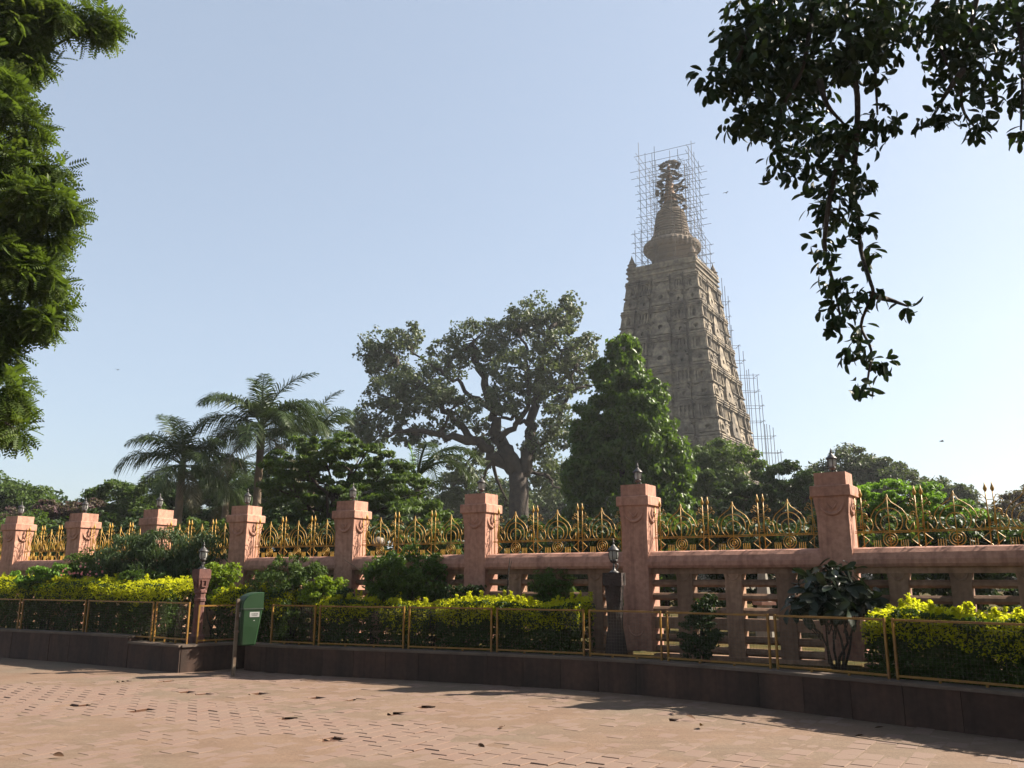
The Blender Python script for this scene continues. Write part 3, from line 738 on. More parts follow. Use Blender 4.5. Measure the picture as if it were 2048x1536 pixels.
def bay_mesh(kind):
    q = MB()
    if kind == 'a':
        q.plate(rect_loop(-.46, .46, 0.03, .30), circ(0, .15, .09, 16), -.40, .0)
        q.plate([(x, z) for x, z in rect_loop(-.25, .25, .04, .27)], circ(0, .15, .115, 16), -.46, -.38)
        q.box((0, -.2, .32), (.7, .42, .05)); q.box((0, -.2, .365), (.46, .4, .05)); q.box((0, -.26, .41), (.98, .5, .03)); q.box((0, -.22, .44), (.9, .4, .03))
        q.plate(rect_loop(-.30, .30, .455, .80), arch_loop(0, .49, .40, .26), -.34, -.05)
        for s in (-1, 1): q.box((s * .38, -.22, .63), (.11, .44, .34)); q.box((s * .38, -.24, .78), (.15, .48, .035)); q.box((s * .22, -.2, .6), (.04, .42, .3))
        q.tube([(x, -.36, z) for x, z in arch_loop(0, .49, .5, .295)[4:]], .022, 4)
        q.lathe([(.05, .5), (.07, .55), (.05, .61), (.035, .64), (.04, .67), (.0, .7)], (0, -.14, 0), 6)
    elif kind == 'b':
        q.plate(rect_loop(-.42, .42, .03, .26), circ(0, .14, .085, 16), -.30, .0)
        q.box((0, -.15, .285), (.6, .34, .05)); q.box((0, -.17, .33), (.94, .38, .03)); q.box((0, -.15, .39), (.5, .36, .09)); q.box((0, -.2, .445), (.98, .42, .025))
        for x in (-.38, -.13, .13, .38): q.box((x, -.17, .63), (.10, .34, .35)); q.box((x, -.19, .785), (.14, .38, .03))
        q.box((0, -.1, .55), (.7, .24, .15))
    else:
        ol = [(-.48, .03), (-.30, .03), (-.1, .03), (.1, .03), (.30, .03), (.48, .03), (.47, .2), (.40, .36), (.33, .42), (.36, .5), (.28, .62), (.16, .70), (.06, .78), (0, .80), (-.06, .78), (-.16, .70), (-.28, .62), (-.36, .5), (-.33, .42), (-.40, .36), (-.47, .2)]
        n = len(ol); il = []
        for x, z in ol:
            a = math.atan2(z - .27, x); il.append((.13 * math.cos(a), .27 + .075 * math.sin(a)))
        q.plate(ol, il, -.42, .0)
        q.box((0, -.15, .63), (.96, .24, .34)); q.box((0, -.23, .045), (1.0, .5, .05))
        for s in (-1, 1): q.box((s * .42, -.17, .64), (.1, .34, .32))
    cornice(q); return q.mesh('niche_bay', M['tower'])
bm_ = {k: bay_mesh(k) for k in 'abc'}
zb = [8.6, 12.9, 17.1, 21.3, 25.4, 29.3, 33.1, 36.9]
lay = [('a', -.815, .36), ('b', -.44, .29), ('c', 0, .46), ('b', .44, .29), ('a', .815, .36)]
def frustum(q, w0, w1, z0, z1):
    q.loft([[(-w, -w, z), (w, -w, z), (w, w, z), (-w, w, z)] for w, z in ((w0, z0), (w1, z1))])
for z0, z1 in zip(zb, zb[1:]):
    h = z1 - z0; wz = lambda t: half(z0 + t * h)
    q = MB(); frustum(q, wz(0) - .85, wz(1) - .85, 0, h)
    for t, e in ((.42, .16), (.84, .26), (.93, .22)): frustum(q, wz(t) - .85 + e, wz(t) - .85 + e, t * h - .07, t * h + .07)
    ti = q.build('tier', M['tower'], TW, loc=(0, 0, z0))
    for k, u, ww in lay:
        q = MB(); src = bm_[k]
        q.add([((u * .995 + v.co.x * ww * .985) * wz(v.co.z), -(wz(v.co.z) - .85) + v.co.y * 1.7, v.co.z * h) for v in src.vertices], [tuple(p.vertices) for p in src.polygons])
        me = q.mesh('niche_bay', M['tower'])
        for f_ in range(4): link('niche_bay', me, ti, (0, 0, 0), (0, 0, f_ * math.pi / 2))
q = MB()
for z0, z1, e in ((36.9, 37.25, .0), (37.25, 37.45, .18), (37.45, 37.9, .02), (37.9, 38.1, .22), (38.1, 38.35, .08), (38.35, 38.6, .16)):
    w = half(38.0) - .1 + e; q.box((0, 0, (z0 + z1) / 2), (2 * w, 2 * w, z1 - z0))
q.build('parapet', M['tower'], TW)
q = MB(); q.box((0, 0, 4.3), (17.4, 17.4, 8.6)); q.box((0, 0, 8.2), (18.2, 18.2, .5)); q.box((0, 0, 4.0), (18, 18, .4)); q.build('base_storey', M['tower'], TW)
q = MB(); q.lathe([(.75, 0), (.8, .25), (.6, .3), (.62, .7), (.75, .8), (.5, .95), (.4, 1.4), (.2, 1.9), (.08, 2.3), (.02, 2.6)], n=10); fm = q.mesh('corner_finial', M['spire'])
for sx in (-1, 1):
    for sy in (-1, 1): link('corner_finial', fm, TW, (sx * 3.85, sy * 3.85, 38.55), scale=(.8, .8, .72))
q = MB(); q.lathe([(2.7, 38.5), (2.7, 39.0), (2.5, 39.1), (2.45, 40.0), (2.6, 40.1), (2.55, 40.35), (2.9, 40.9), (3.25, 41.3)], n=40); sp_o = q.build('spire', M['spire'], TW, True)
q = MB(); q.lathe([(3.2, 41.25), (3.42, 41.45), (3.5, 41.8), (3.45, 42.15), (3.2, 42.45), (2.8, 42.7), (2.5, 42.8)], n=72, rib=.03, ribn=36); q.build('ribbed_disc', M['spire'], sp_o)
q = MB()
pr = [(2.45, 42.75), (2.4, 43.3)]
for i in range(9):
    z = 43.3 + i * .37; r0 = 2.25 - i * .065
    pr += [(r0 + .08, z), (r0 + .1, z + .12), (r0 + .06, z + .2), (r0 - .04, z + .24), (r0 - .04, z + .36)]
pr += [(1.72, 46.65), (1.55, 46.8), (1.3, 46.9), (1.25, 47.3), (1.05, 47.4), (.95, 47.8)]
q.lathe(pr, n=40); q.build('ringed_cone', M['spire'], sp_o)
q = MB()
for k in range(36):
    a = 2 * math.pi * k / 36; q.box((2.5 * math.cos(a), 2.5 * math.sin(a), 43.0), (.16, .2, .5), a)
q.build('petal_row', M['spire'], sp_o)
pr = [(.95, 47.75)]
for i in range(7): 
    z = 47.8 + i * .62; r0 = .8 - i * .075
    pr += [(r0, z), (r0 + .1, z + .15), (r0 + .04, z + .3), (r0 - .1, z + .42)]
pr += [(.2, 52.3), (.28, 52.6), (.15, 52.9), (.03, 53.7)]
q = MB(); q.lathe(pr, n=16); q.build('gilt_finial', M['spiregold'], sp_o)

# ---- bamboo scaffolding round the spire
q = MB(); q.tube([(0, 0, 0), (0, 0, 1)], 1.0, 5); pole_me = q.mesh('pole', M['bamboo'])
def pole(parent, a, b_, r=.032):
    a, b_ = Vector(a), Vector(b_); d = b_ - a
    o = link('pole', pole_me, parent, a, d.to_track_quat('Z', 'Y').to_euler(), (r, r, d.length)); return o
SC = empty('scaffolding', (20.2, 100, 38.6), R(-27), 'pole scaffolding cage built around the temple spire', 'scaffolding')
sr = random.Random(11); J = lambda s=.12: sr.uniform(-s, s)
for h_, zt, us in ((3.05, 16.4, (-3.05, -1.1, 1.0, 3.05)), (1.75, 15.6, (-1.75, 0, 1.75))):
    for f_ in range(4):
        a = f_ * math.pi / 2; ca, sa = math.cos(a), math.sin(a)
        for u in us[:-1]:
            x, y = u + J(.2), -h_ + J(.1); zz = zt + sr.uniform(-1.6, .9)
            pole(SC, (x * ca - y * sa, x * sa + y * ca, 0), (x * ca - y * sa + J(.15), x * sa + y * ca + J(.15), zz))
        n = 15 if h_ > 2 else 10
        for i in range(n):
            z = .9 + i * 1.02 + J(.12)
            if h_ < 2: z = 5.2 + i * 1.0 + J(.2)
            y = -h_ + J(.06) - .06; e0, e1 = h_ + sr.uniform(.2, 1.2), h_ + sr.uniform(.2, 1.2)
            pole(SC, (-e0 * ca - y * sa, -e0 * sa + y * ca, z + J(.05)), (e1 * ca - y * sa, e1 * sa + y * ca, z + J(.1)), .027)
for f_ in range(4):                 # lower outer lift and braces
    a = f_ * math.pi / 2; ca, sa = math.cos(a), math.sin(a)
    for u in (-3.7, -1.2, 1.3):
        x, y = u, -3.75; pole(SC, (x * ca - y * sa, x * sa + y * ca, -.2), (x * ca - y * sa, x * sa + y * ca, 5.0 + J(.6)))
    for z in (.7, 2.0, 3.3, 4.5):
        y = -3.8; pole(SC, (-4.2 * ca - y * sa, -4.2 * sa + y * ca, z), (4.3 * ca - y * sa, 4.3 * sa + y * ca, z + J(.1)), .027)
    y = -3.1; pole(SC, (-3 * ca - y * sa, -3 * sa + y * ca, .5), (1 * ca - y * sa, 1 * sa + y * ca, 4.6), .027)
    pole(SC, (3 * ca - y * sa, 3 * sa + y * ca, 5), (-.5 * ca - y * sa, -.5 * sa + y * ca, 8.2), .027)
pd_ = random.Random(4)
for z in (8.9, 9.9, 11.0, 12.2, 13.4, 14.6):
    rr_ = 1.35 if z < 13 else .9
    for k in range(20):
        a = k * 2 * math.pi / 20 + pd_.uniform(-.3, .3)
        if pd_.random() < .25: continue
        q_ = rr_ * pd_.uniform(.6, 1.3); x, y = q_ * math.cos(a), q_ * math.sin(a)
        q = MB(); q.box((0, 0, 0), (pd_.uniform(.6, 1.4), pd_.uniform(.2, .5), pd_.uniform(.06, .18)))
        q.build('plank', M['plank'], SC, loc=(x, y, z + pd_.uniform(-.35, .35)), rot=(pd_.uniform(-.15, .15), pd_.uniform(-.15, .15), a + 1.57 + pd_.uniform(-.5, .5)))
# ---- scaffolding stepping down the right edge of the tower
SB = empty('scaffolding', (27, 102, 0), 0, 'thin pole scaffolding stepping down the right edge of the temple tower', 'scaffolding')
cols = [(1443, 556), (1449, 572), (1456, 592), (1462, 650), (1477, 690), (1486, 702), (1493, 740), (1497, 738), (1506, 747), (1514, 752), (1523, 790), (1529, 848), (1533, 848), (1539, 850), (1546, 855), (1555, 900), (1561, 898)]
for k, (px, py) in enumerate(cols):
    Yc = 101.5 + (k % 2) * 1.4; tp = at(px, py, Yc); bt = Vector((tp.x + (tp.x - 20.3) * .02, Yc, .42))
    pole(SB, bt - SB.location, tp - SB.location, .034)
for zz in np.arange(5, 36.5, 1.9):
    xr = None
    xs_ = [at(px, py, 102).x for px, py in cols if at(px, py, 102).z > zz]
    if not xs_: continue
    x1 = max(xs_); x0 = 20.05 + half(zz) * 1.2
    for Yc in (101.45, 102.95): pole(SB, Vector((x0, Yc, zz)) - SB.location, Vector((x1 + .15, Yc, zz + J(.1))) - SB.location, .026)
    pole(SB, Vector((x1, 101.3, zz + .1)) - SB.location, Vector((x1 - .05, 103.2, zz + .1)) - SB.location, .026)

# ------------------------------------------------------------------ foliage
def leaf_mesh(name, pos, nrm, tdir, size, aspect, mat, fold=.25, curl=0.0):
    n = len(pos)
    tdir = tdir - nrm * np.sum(tdir * nrm, 1, keepdims=True); tdir /= np.linalg.norm(tdir, axis=1, keepdims=True) + 1e-9
    sd = np.cross(nrm, tdir)
    s = size[:, None]; w = s * aspect * .5
    base = pos - tdir * s * .5; tip = pos + tdir * s * .5 - nrm * s * curl
    lf = pos + sd * w + nrm * w * fold * 2 - tdir * s * .05; rt = pos - sd * w + nrm * w * fold * 2 - tdir * s * .05
    V = np.stack([base, tip, lf, rt], 1).reshape(-1, 3)
    i = np.arange(n)[:, None] * 4
    F = np.concatenate([i + np.array([[0, 3, 1]]), i + np.array([[0, 1, 2]])], 1).reshape(-1, 3)
    return np_mesh(name, V, F, mat)
def unit(a): return a / (np.linalg.norm(a, axis=1, keepdims=True) + 1e-9)
def scatter(clumps, n, seed, sub=.3, flat=.6, lo=.25, subs=None):
    g = np.random.default_rng(seed); cs = np.array([c for c, r in clumps]); rs = np.array([r for c, r in clumps])
    w = (rs[:, 0] * rs[:, 2] + rs[:, 1] * rs[:, 2] + rs[:, 0] * rs[:, 1]); w = w / w.sum()
    P_, O_ = [], []
    for c, r, ww in zip(cs, rs, w):
        k = max(6, int(n * ww)); ns = subs or max(5, int(10 / max(sub, .12)))
        d = unit(g.normal(size=(ns, 3))); rad = lo + (1 - lo) * g.random((ns, 1)) ** .5
        sc = c + d * r * rad
        ch = g.integers(0, ns, k); mr = r.min() * sub
        ss = .6 + .8 * g.random(ns)
        off = unit(g.normal(size=(k, 3))) * (g.random((k, 1)) ** .45) * mr * 1.5 * ss[ch][:, None] * np.array([1.1, 1.1, flat])
        p = sc[ch] + off
        P_.append(p); O_.append(unit((p - c) / r) * .6 + unit(off + 1e-6) * .6)
    return np.concatenate(P_), np.concatenate(O_), g
def foliage(name, parent, clumps, n, size, mat, seed=1, up=.5, aspect=.55, sub=.3, flat=.6, lo=.25, droop=.3, rndm=.7, loc=None, subs=None, zmin=None, sphere=None, kind=None):
    p, o, g = scatter(clumps, n, seed, sub, flat, lo, subs)
    if zmin is not None: k = p[:, 2] > zmin; p, o = p[k], o[k]
    nn = unit(o * .6 + np.array([0, 0, up]) + g.normal(size=p.shape) * rndm)
    t = g.normal(size=p.shape) + np.array([0, 0, -droop * 2])
    sz = size * (.65 + .7 * g.random(len(p)))
    L0 = parent.matrix_world.translation if parent is not None else Vector()
    L0 = np.array(parent.location) if parent is not None else np.zeros(3)
    return link(name, leaf_mesh(name, p - L0, nn, t, sz, aspect, mat), parent, kind=kind)
def ell(px, py, rx, ry, Y, dep=None, dy=0.0):
    c = at(px, py, Y + dy); k = mpp(c); d_ = dep if dep is not None else (rx + ry) / 2 * k
    return (np.array(c), np.array([rx * k, d_, ry * k]))
def limb(q, a, b_, r0, r1, seed=0, k=6, wob=.06, sag=0.0):
    g = random.Random(seed); a, b_ = Vector(a), Vector(b_); L = (b_ - a).length; pts = []; rs = []
    for i in range(k + 1):
        t = i / k; p = a.lerp(b_, t)
        if 0 < i < k: p += Vector((g.uniform(-1, 1), g.uniform(-1, 1), g.uniform(-1, 1))) * wob * L * .5
        p.z += sag * L * math.sin(math.pi * t); pts.append(p); rs.append(r0 + (r1 - r0) * t)
    q.tube(pts, rs, 7); return pts
def tree(name, label, cat, px, Y, ells, n, size, mat, seed, trunk_r=.2, group=None, zg=.41, extra=None, trunk_top=None, limbs=True, **kw):
    base = at(px, 1150, Y); base.z = zg
    root = empty(name, base, 0, label, cat, group)
    cl_ = [ell(*e) for e in ells]
    top = Vector(trunk_top) if trunk_top else Vector(np.mean([c for c, r in cl_], axis=0)); top.x = base.x + (top.x - base.x) * .4; top.y = Y
    q = MB(); a = Vector((0, 0, -.1)); tpt = top - base
    limb(q, a, tpt, trunk_r, trunk_r * .6, seed, 6, .04)
    if limbs:
        for i, (c, r) in enumerate(cl_):
            e = Vector(c) - base; s0 = a.lerp(tpt, .55 + .45 * ((i * 37) % 10) / 10)
            limb(q, s0, e, trunk_r * .45, trunk_r * .1, seed + i, 6, .09)
            g = random.Random(seed * 7 + i)
            for kk in range(4):
                d_ = Vector((g.gauss(0, 1), g.gauss(0, 1), g.gauss(.3, .7))).normalized()
                limb(q, s0.lerp(e, .75), e + Vector((d_.x * r[0], d_.y * r[1], d_.z * r[2])) * .85, trunk_r * .13, .012, seed + i * 9 + kk, 4, .08)
    q.build('trunk', M['bark'], root, True)
    foliage('crown', root, cl_, n, size, mat, seed, **kw)
    if extra: extra(root, cl_)
    return root

# pipal (bodhi) tree
pip = [(1090, 640, 75, 55, 62), (1140, 625, 30, 40, 62), (1030, 660, 60, 45, 62), (1120, 700, 70, 50, 60), (1050, 740, 80, 50, 59), (950, 680, 55, 45, 62), (900, 720, 50, 40, 63), (985, 720, 50, 40, 61), (770, 690, 50, 45, 64), (820, 680, 30, 35, 64), (740, 710, 30, 30, 64), (770, 745, 45, 40, 64), (850, 770, 70, 55, 60), (790, 800, 70, 50, 60), (900, 820, 70, 45, 58), (720, 850, 40, 40, 62), (760, 870, 50, 40, 61), (840, 870, 60, 30, 60), (1000, 800, 60, 45, 59), (1100, 780, 55, 45, 60), (1150, 740, 45, 55, 62), (1180, 690, 20, 30, 62), (1120, 850, 50, 45, 58), (970, 870, 40, 35, 62), (1080, 900, 45, 45, 60), (930, 930, 60, 40, 64), (1100, 960, 50, 50, 63), (960, 990, 60, 50, 66), (1010, 1010, 60, 40, 66), (900, 980, 50, 40, 66)]
base = at(1035, 1150, 60); base.z = .41
PT = empty('pipal_tree', base, 0, 'broad grey-green pipal tree with forked dark trunk beside the temple tower', 'tree')
cl_ = [ell(*e) for e in pip]
q = MB(); b0 = Vector((0, 0, -.2))
def L(px, py, Y=60): return at(px, py, Y) - base
fork = L(1035, 945)
limb(q, b0, fork, .8, .68, 1, 8, .03)
mains = [([fork, L(990, 915), L(950, 885, 59), L(880, 872, 58), L(820, 860, 58)], .62), ([fork, L(1010, 905), L(995, 870, 61), L(985, 820, 61), L(960, 740, 62), L(945, 690, 62)], .75), ([fork + Vector((.4, 0, 0)), L(1055, 900), L(1062, 850), L(1072, 790), L(1085, 730), L(1100, 660)], .66), ([L(1072, 790), L(1120, 780), L(1165, 773), L(1190, 770)], .2), ([L(1062, 850), L(1030, 835), L(1000, 830), L(960, 800)], .24), ([L(1000, 880), L(1040, 840), L(1060, 780), L(1050, 700), L(1040, 660)], .3), ([L(950, 885, 59), L(900, 830), L(840, 770), L(790, 720, 63), L(765, 690, 64)], .36), ([L(985, 820, 61), L(920, 770), L(880, 740), L(820, 700, 64)], .25), ([L(1055, 900), L(1100, 870), L(1130, 800), L(1150, 740)], .28), ([fork, L(1090, 950), L(1120, 975)], .2)]
for pts, r0 in mains:
    sm_ = smooth(pts, 5); g = random.Random(len(sm_))
    sm_ = [p + Vector((g.uniform(-.2, .2), g.uniform(-.2, .2), g.uniform(-.2, .2))) if 0 < i < len(sm_) - 1 else p for i, p in enumerate(sm_)]
    q.tube(sm_, [r0 * .8 * (1 - .7 * i / (len(sm_) - 1)) for i in range(len(sm_))], 8)
for i, (c, r) in enumerate(cl_):
    e = Vector(c) - base; g = random.Random(i); src = min((p for pts, _ in mains for p in pts[1:]), key=lambda p: (p - e).length)
    limb(q, src, e, .16, .06, i, 5, .1)
    for k in range(5):
        d_ = Vector((g.gauss(0, 1), g.gauss(0, 1), g.gauss(.2, .8))).normalized(); limb(q, e, e + Vector((d_.x * r[0], d_.y * r[1], d_.z * r[2])) * .9, .06, .02, i * 5 + k, 4, .1)
q.build('trunk', M['bark'], PT, True)
foliage('crown', PT, cl_, 50000, .23, M['l_bodhi'], 21, up=.35, aspect=.8, sub=.2, flat=.75, lo=.2, droop=.5, subs=46)

# cone-shaped mast tree in front of the tower
cone = [(1247, 700, 34, 34, 38), (1240, 745, 60, 40, 38), (1262, 790, 72, 45, 37.6), (1235, 830, 85, 50, 38), (1280, 850, 70, 50, 37.3), (1235, 890, 100, 55, 38), (1300, 910, 75, 55, 37), (1230, 950, 108, 60, 38), (1315, 965, 75, 55, 37), (1240, 1010, 105, 60, 38), (1325, 1020, 70, 50, 37), (1180, 870, 40, 50, 38.5), (1170, 960, 45, 70, 38.5), (1168, 1040, 45, 50, 38.5)]
tree('conical_tree', 'dense dark green cone-shaped tree standing before the temple tower', 'tree', 1250, 38, cone, 56000, .24, M['l_cone'], 31, .22, sub=.17, flat=.9, lo=.5, droop=.9, up=.3, subs=95, limbs=False)

# trees and shrubs beyond the wall
G1 = 'trees and shrubs in the garden beyond the wall'
def T(name, label, px, Y, ells, n, size, mat, seed, cat='tree', **kw):
    d_ = dict(sub=.28, flat=.6, lo=.35, subs=24); d_.update(kw)
    return tree(name, label, cat, px, Y, [(*e, Y + rnd.uniform(-.6, .6)) if len(e) == 4 else e for e in ells], n, size, mat, seed, d_.pop('trunk_r', .16), d_.pop('group', G1), **d_)
T('round_tree', 'rounded green tree crown beyond the far left pillars', 45, 46, [(45, 995, 55, 45), (0, 1000, 50, 40), (80, 1020, 45, 35), (-60, 990, 60, 50), (30, 1040, 80, 40)], 16000, .2, M['l_mid'], 41)
T('flowering_shrub', 'low shrub with purplish flower sprays beyond the far left wall', 130, 40, [(120, 1025, 50, 30), (170, 1022, 40, 28), (80, 1040, 60, 30), (20, 1045, 50, 30)], 9000, .17, M['bougain'], 42, 'shrub')
T('loose_tree', 'loose olive-green tree crown left of the shorter palm', 235, 42, [(235, 995, 50, 35), (200, 1010, 45, 35), (280, 1000, 45, 45), (190, 1035, 50, 30), (260, 1040, 60, 35)], 15000, .18, M['l_mid'], 43)
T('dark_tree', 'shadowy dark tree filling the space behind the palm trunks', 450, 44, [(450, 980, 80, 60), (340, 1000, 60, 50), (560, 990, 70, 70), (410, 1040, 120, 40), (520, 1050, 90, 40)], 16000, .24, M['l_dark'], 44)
T('layered_tree', 'broad layered shrub tree with spreading tiers left of the small palm', 660, 25, [(655, 890, 75, 28), (600, 925, 75, 28), (720, 915, 70, 28), (570, 965, 60, 25), (650, 960, 80, 25), (760, 950, 70, 30), (820, 990, 70, 40), (700, 1000, 90, 32), (600, 1020, 70, 30), (780, 1040, 100, 40), (620, 1060, 90, 35)], 30000, .17, M['l_mid'], 45, flat=.35, lo=.5, aspect=.35, sub=.3, subs=30)
T('garden_tree', 'dense green tree hiding the foot of the temple tower', 1440, 45, [(1445, 915, 55, 45), (1400, 950, 50, 50), (1480, 940, 60, 40), (1440, 980, 80, 50), (1520, 985, 60, 40), (1400, 1020, 70, 50)], 20000, .2, M['l_mid'], 46)
T('spreading_tree', 'flat-topped spreading dark tree left of the tallest-looking pillar', 1560, 34, [(1570, 955, 70, 32), (1500, 990, 70, 30), (1630, 975, 70, 35), (1560, 1010, 100, 35), (1650, 1020, 70, 40), (1470, 1040, 80, 40), (1580, 1060, 110, 40)], 24000, .18, M['l_dark'], 47, flat=.45)
T('pale_tree', 'pale grey-green tree behind the tallest-looking pillar lantern', 1700, 56, [(1700, 940, 50, 42), (1650, 955, 35, 35), (1735, 960, 45, 45), (1690, 990, 70, 40)], 12000, .26, M['l_pale'], 48)
T('pale_tree', 'pale grey-green tree sloping down towards the right edge', 1830, 56, [(1790, 955, 45, 40), (1850, 975, 45, 35), (1900, 990, 40, 30), (1820, 1000, 80, 40), (1925, 1010, 35, 28)], 13000, .26, M['l_pale'], 49)
T('arching_shrub', 'bright green arching shrub close behind the dull gold panel', 1800, 19.5, [(1760, 990, 70, 30), (1850, 1005, 85, 34), (1720, 1020, 50, 40), (1900, 1045, 70, 38), (1800, 1050, 90, 40), (1840, 1095, 90, 30), (1930, 1090, 60, 35), (1740, 1080, 60, 35)], 26000, .11, M['l_bright'], 50, 'shrub', flat=.4, lo=.5, aspect=.4, sub=.32)
T('round_tree', 'rounded dusky tree crown at the right edge beyond the fence', 2040, 45, [(2035, 1020, 50, 35), (2090, 1010, 60, 45), (1990, 1050, 40, 30)], 9000, .2, M['bougain'], 51)
T('grey_shrub', 'grey-green twiggy shrub beside the bright arching shrub', 2010, 21, [(2000, 1070, 55, 45), (2060, 1090, 60, 50), (1960, 1110, 40, 35)], 11000, .09, M['l_pale'], 52, 'shrub')
# dark shrubs seen between the slats and gold bars
low = [(60, 28), (180, 27), (300, 26), (430, 25), (560, 24), (720, 23), (880, 22), (1040, 22), (1180, 21), (1330, 20), (1480, 20), (1620, 19.5), (1780, 19), (1950, 18.5)]
LOWL = ['beyond the farthest left wall openings', 'behind the second gold panel from the farthest left pillar', 'behind the oleander and its pillar', 'behind the red stone lamp post', 'behind the feathery bush', 'behind the big round glossy bush', 'left of the pipal trunk below the small palm', 'below the pipal trunk, seen through gold bars', 'below the cone-shaped tree, left of the blackish post', 'right of the blackish post, seen through slats', 'below the dense tree at the tower foot', 'behind the dark glossy-leaved shrub', 'below the bright arching shrub', 'seen through slats above the right golden hedge']
for k, (px, Y) in enumerate(low):
    c = at(px, 1100, Y); kx = 1 / mpp(c)
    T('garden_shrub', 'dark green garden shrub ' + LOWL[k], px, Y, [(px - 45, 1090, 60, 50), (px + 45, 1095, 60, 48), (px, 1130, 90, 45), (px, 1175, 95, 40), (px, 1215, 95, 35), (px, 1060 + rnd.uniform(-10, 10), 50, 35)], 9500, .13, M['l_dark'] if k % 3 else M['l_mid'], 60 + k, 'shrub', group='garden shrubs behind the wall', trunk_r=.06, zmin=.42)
BK = [(60, 1040, 'far left end of the garden'), (480, 1010, 'palm trunks'), (760, 1000, 'broad layered shrub tree'), (960, 1010, 'pipal trunk on its left side'), (1120, 1000, 'pipal trunk on its right side'), (1600, 1010, 'flat-topped spreading tree'), (300, 1040, 'shorter palm trunk'), (1400, 1040, 'dense tree at the tower foot'), (1760, 1050, 'bright arching shrub'), (1920, 1055, 'finials that stand against the sky'), (2060, 1060, 'twiggy grey shrub')]
for k, (px, py, lb) in enumerate(BK):
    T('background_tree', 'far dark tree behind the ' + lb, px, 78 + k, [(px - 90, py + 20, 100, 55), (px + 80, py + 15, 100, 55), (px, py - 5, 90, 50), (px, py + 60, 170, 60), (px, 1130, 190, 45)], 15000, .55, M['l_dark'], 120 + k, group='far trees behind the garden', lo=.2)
# small pale things in the garden
p = at(1528, 1200, 17); p.z = .41
r_ = empty('garden_stupa', p, .3, 'small pale tapered marker seen through the slats left of the dark shrub', 'marker')
q = MB(); q.lathe([(.2, 0), (.2, .3), (.15, .34), (.14, .8), (.1, 1.2), (.06, 1.6), (.02, 1.75)], n=8); q.build('shaft', M['paleplaster'], r_)
q = MB(); q.box((0, 0, .72), (.32, .32, .06)); q.build('band', M['pink'], r_)
p = at(757, 1085, 21.5)
r_ = empty('globe_lamp', (p.x, p.y, .41), 0, 'pale round globe lamp seen through the gold panel above the round bush', 'lamp')
q = MB(); q.tube([(0, 0, 0), (0, 0, p.z - .41)], .04, 8); q.build('pole', M['lampmetal'], r_)
q = MB(); q.lathe([(.05, -.13), (.12, -.1), (.16, -.03), (.16, .04), (.11, .11), (.02, .14)], n=16); q.build('globe', M['globe'], r_, True, loc=(0, 0, p.z - .41))

# ------------------------------------------------------------------ palms
def frond_mesh(name, L_, e0, bend, ll, nl, mat, seed, droop=.5, w=.045, vee=.55):
    g = np.random.default_rng(seed); pts = []; tg = []; p = np.zeros(3); n = 24; ang = e0
    for i in range(n + 1):
        pts.append(p.copy()); t = np.array([math.cos(ang), 0, math.sin(ang)]); tg.append(t); p = p + t * L_ / n; ang -= bend / n * (.6 + .8 * i / n)
    pts = np.array(pts); tg = np.array(tg)
    q = MB(); q.tube([tuple(x) for x in pts], [.045 * (1 - .85 * i / n) for i in range(n + 1)], 4)
    V = []; F = []
    for k in range(nl):
        t = .14 + .86 * k / (nl - 1); f_ = t * n; i = min(int(f_), n - 1); a = f_ - i
        b0 = pts[i] * (1 - a) + pts[i + 1] * a; tt = tg[i]; upv = np.array([-tt[2], 0, tt[0]])
        l = ll * (math.sin(math.pi * min(1, .18 + t * .8)) ** .7) * g.uniform(.85, 1.1)
        for s in (-1, 1):
            d = np.array([0, s, 0]) * 1.0 + tt * (.45 + .5 * t) + upv * (vee * g.uniform(-.6, 1.2)); d /= np.linalg.norm(d)
            m1 = b0 + d * l * .5 - np.array([0, 0, droop * l * .12]); m2 = b0 + d * l * .95 - np.array([0, 0, droop * l * .55])
            o = tt * w * .5; j = len(V)
            V += [b0 - o * .6, b0 + o * .6, m1 - o, m1 + o, m2]
            F += [(j, j + 1, j + 3, j + 2), (j + 2, j + 3, j + 4)]
    q.add(V, F); return q.mesh(name, mat)
fr = [frond_mesh('frond', 3.3, R(62), R(110), 1.0, 84, M['l_palm'], 1, .9), frond_mesh('frond', 3.4, R(38), R(110), 1.05, 84, M['l_palm'], 2, 1.1), frond_mesh('frond', 3.3, R(8), R(90), 1.0, 80, M['l_palm'], 3, 1.2), frond_mesh('frond', 3.0, R(-30), R(50), .9, 70, M['l_palmdead'], 4, .9), frond_mesh('frond', 3.2, R(80), R(75), .95, 80, M['l_palm'], 5, .45)]
def palm(label, px, Y, cy, sc, seed, n=17, tr=.17, lean=0.0):
    top = at(px, cy, Y); base = Vector((top.x + lean, Y, .41)); g = random.Random(seed)
    r_ = empty('palm_tree', base, 0, label, 'palm tree', 'palm trees beyond the wall'); h = top - base
    q = MB(); pts = [Vector((0, 0, -.1)).lerp(h, t) for t in np.linspace(0, .86, 12)]
    q.tube(pts, [tr * (1.15 - .35 * t + .05 * (i % 2)) for i, t in enumerate(np.linspace(0, 1, 12))], 10); q.build('trunk', M['palmbark'], r_, True)
    q = MB(); q.tube([h * .855, h * .9, h * .97, h], [tr * .9, tr * 1.0, tr * .75, tr * .4], 10); q.build('crownshaft', M['crownshaft'], r_, True)
    for k in range(n):
        t = k / n; a = k * 2.39996 + g.uniform(-.3, .3)
        i = 4 if t < .12 else 0 if t < .38 else 1 if t < .65 else 2 if t < .87 else 3
        link('frond', fr[i], r_, h - Vector((0, 0, .1 + .25 * t)), (g.uniform(-.25, .25), g.uniform(-.12, .12), a), (sc * g.uniform(.88, 1.1),) * 3)
palm('shorter feathery palm with brown trunk left of the tall palm', 366, 33, 918, .76, 3, 20)
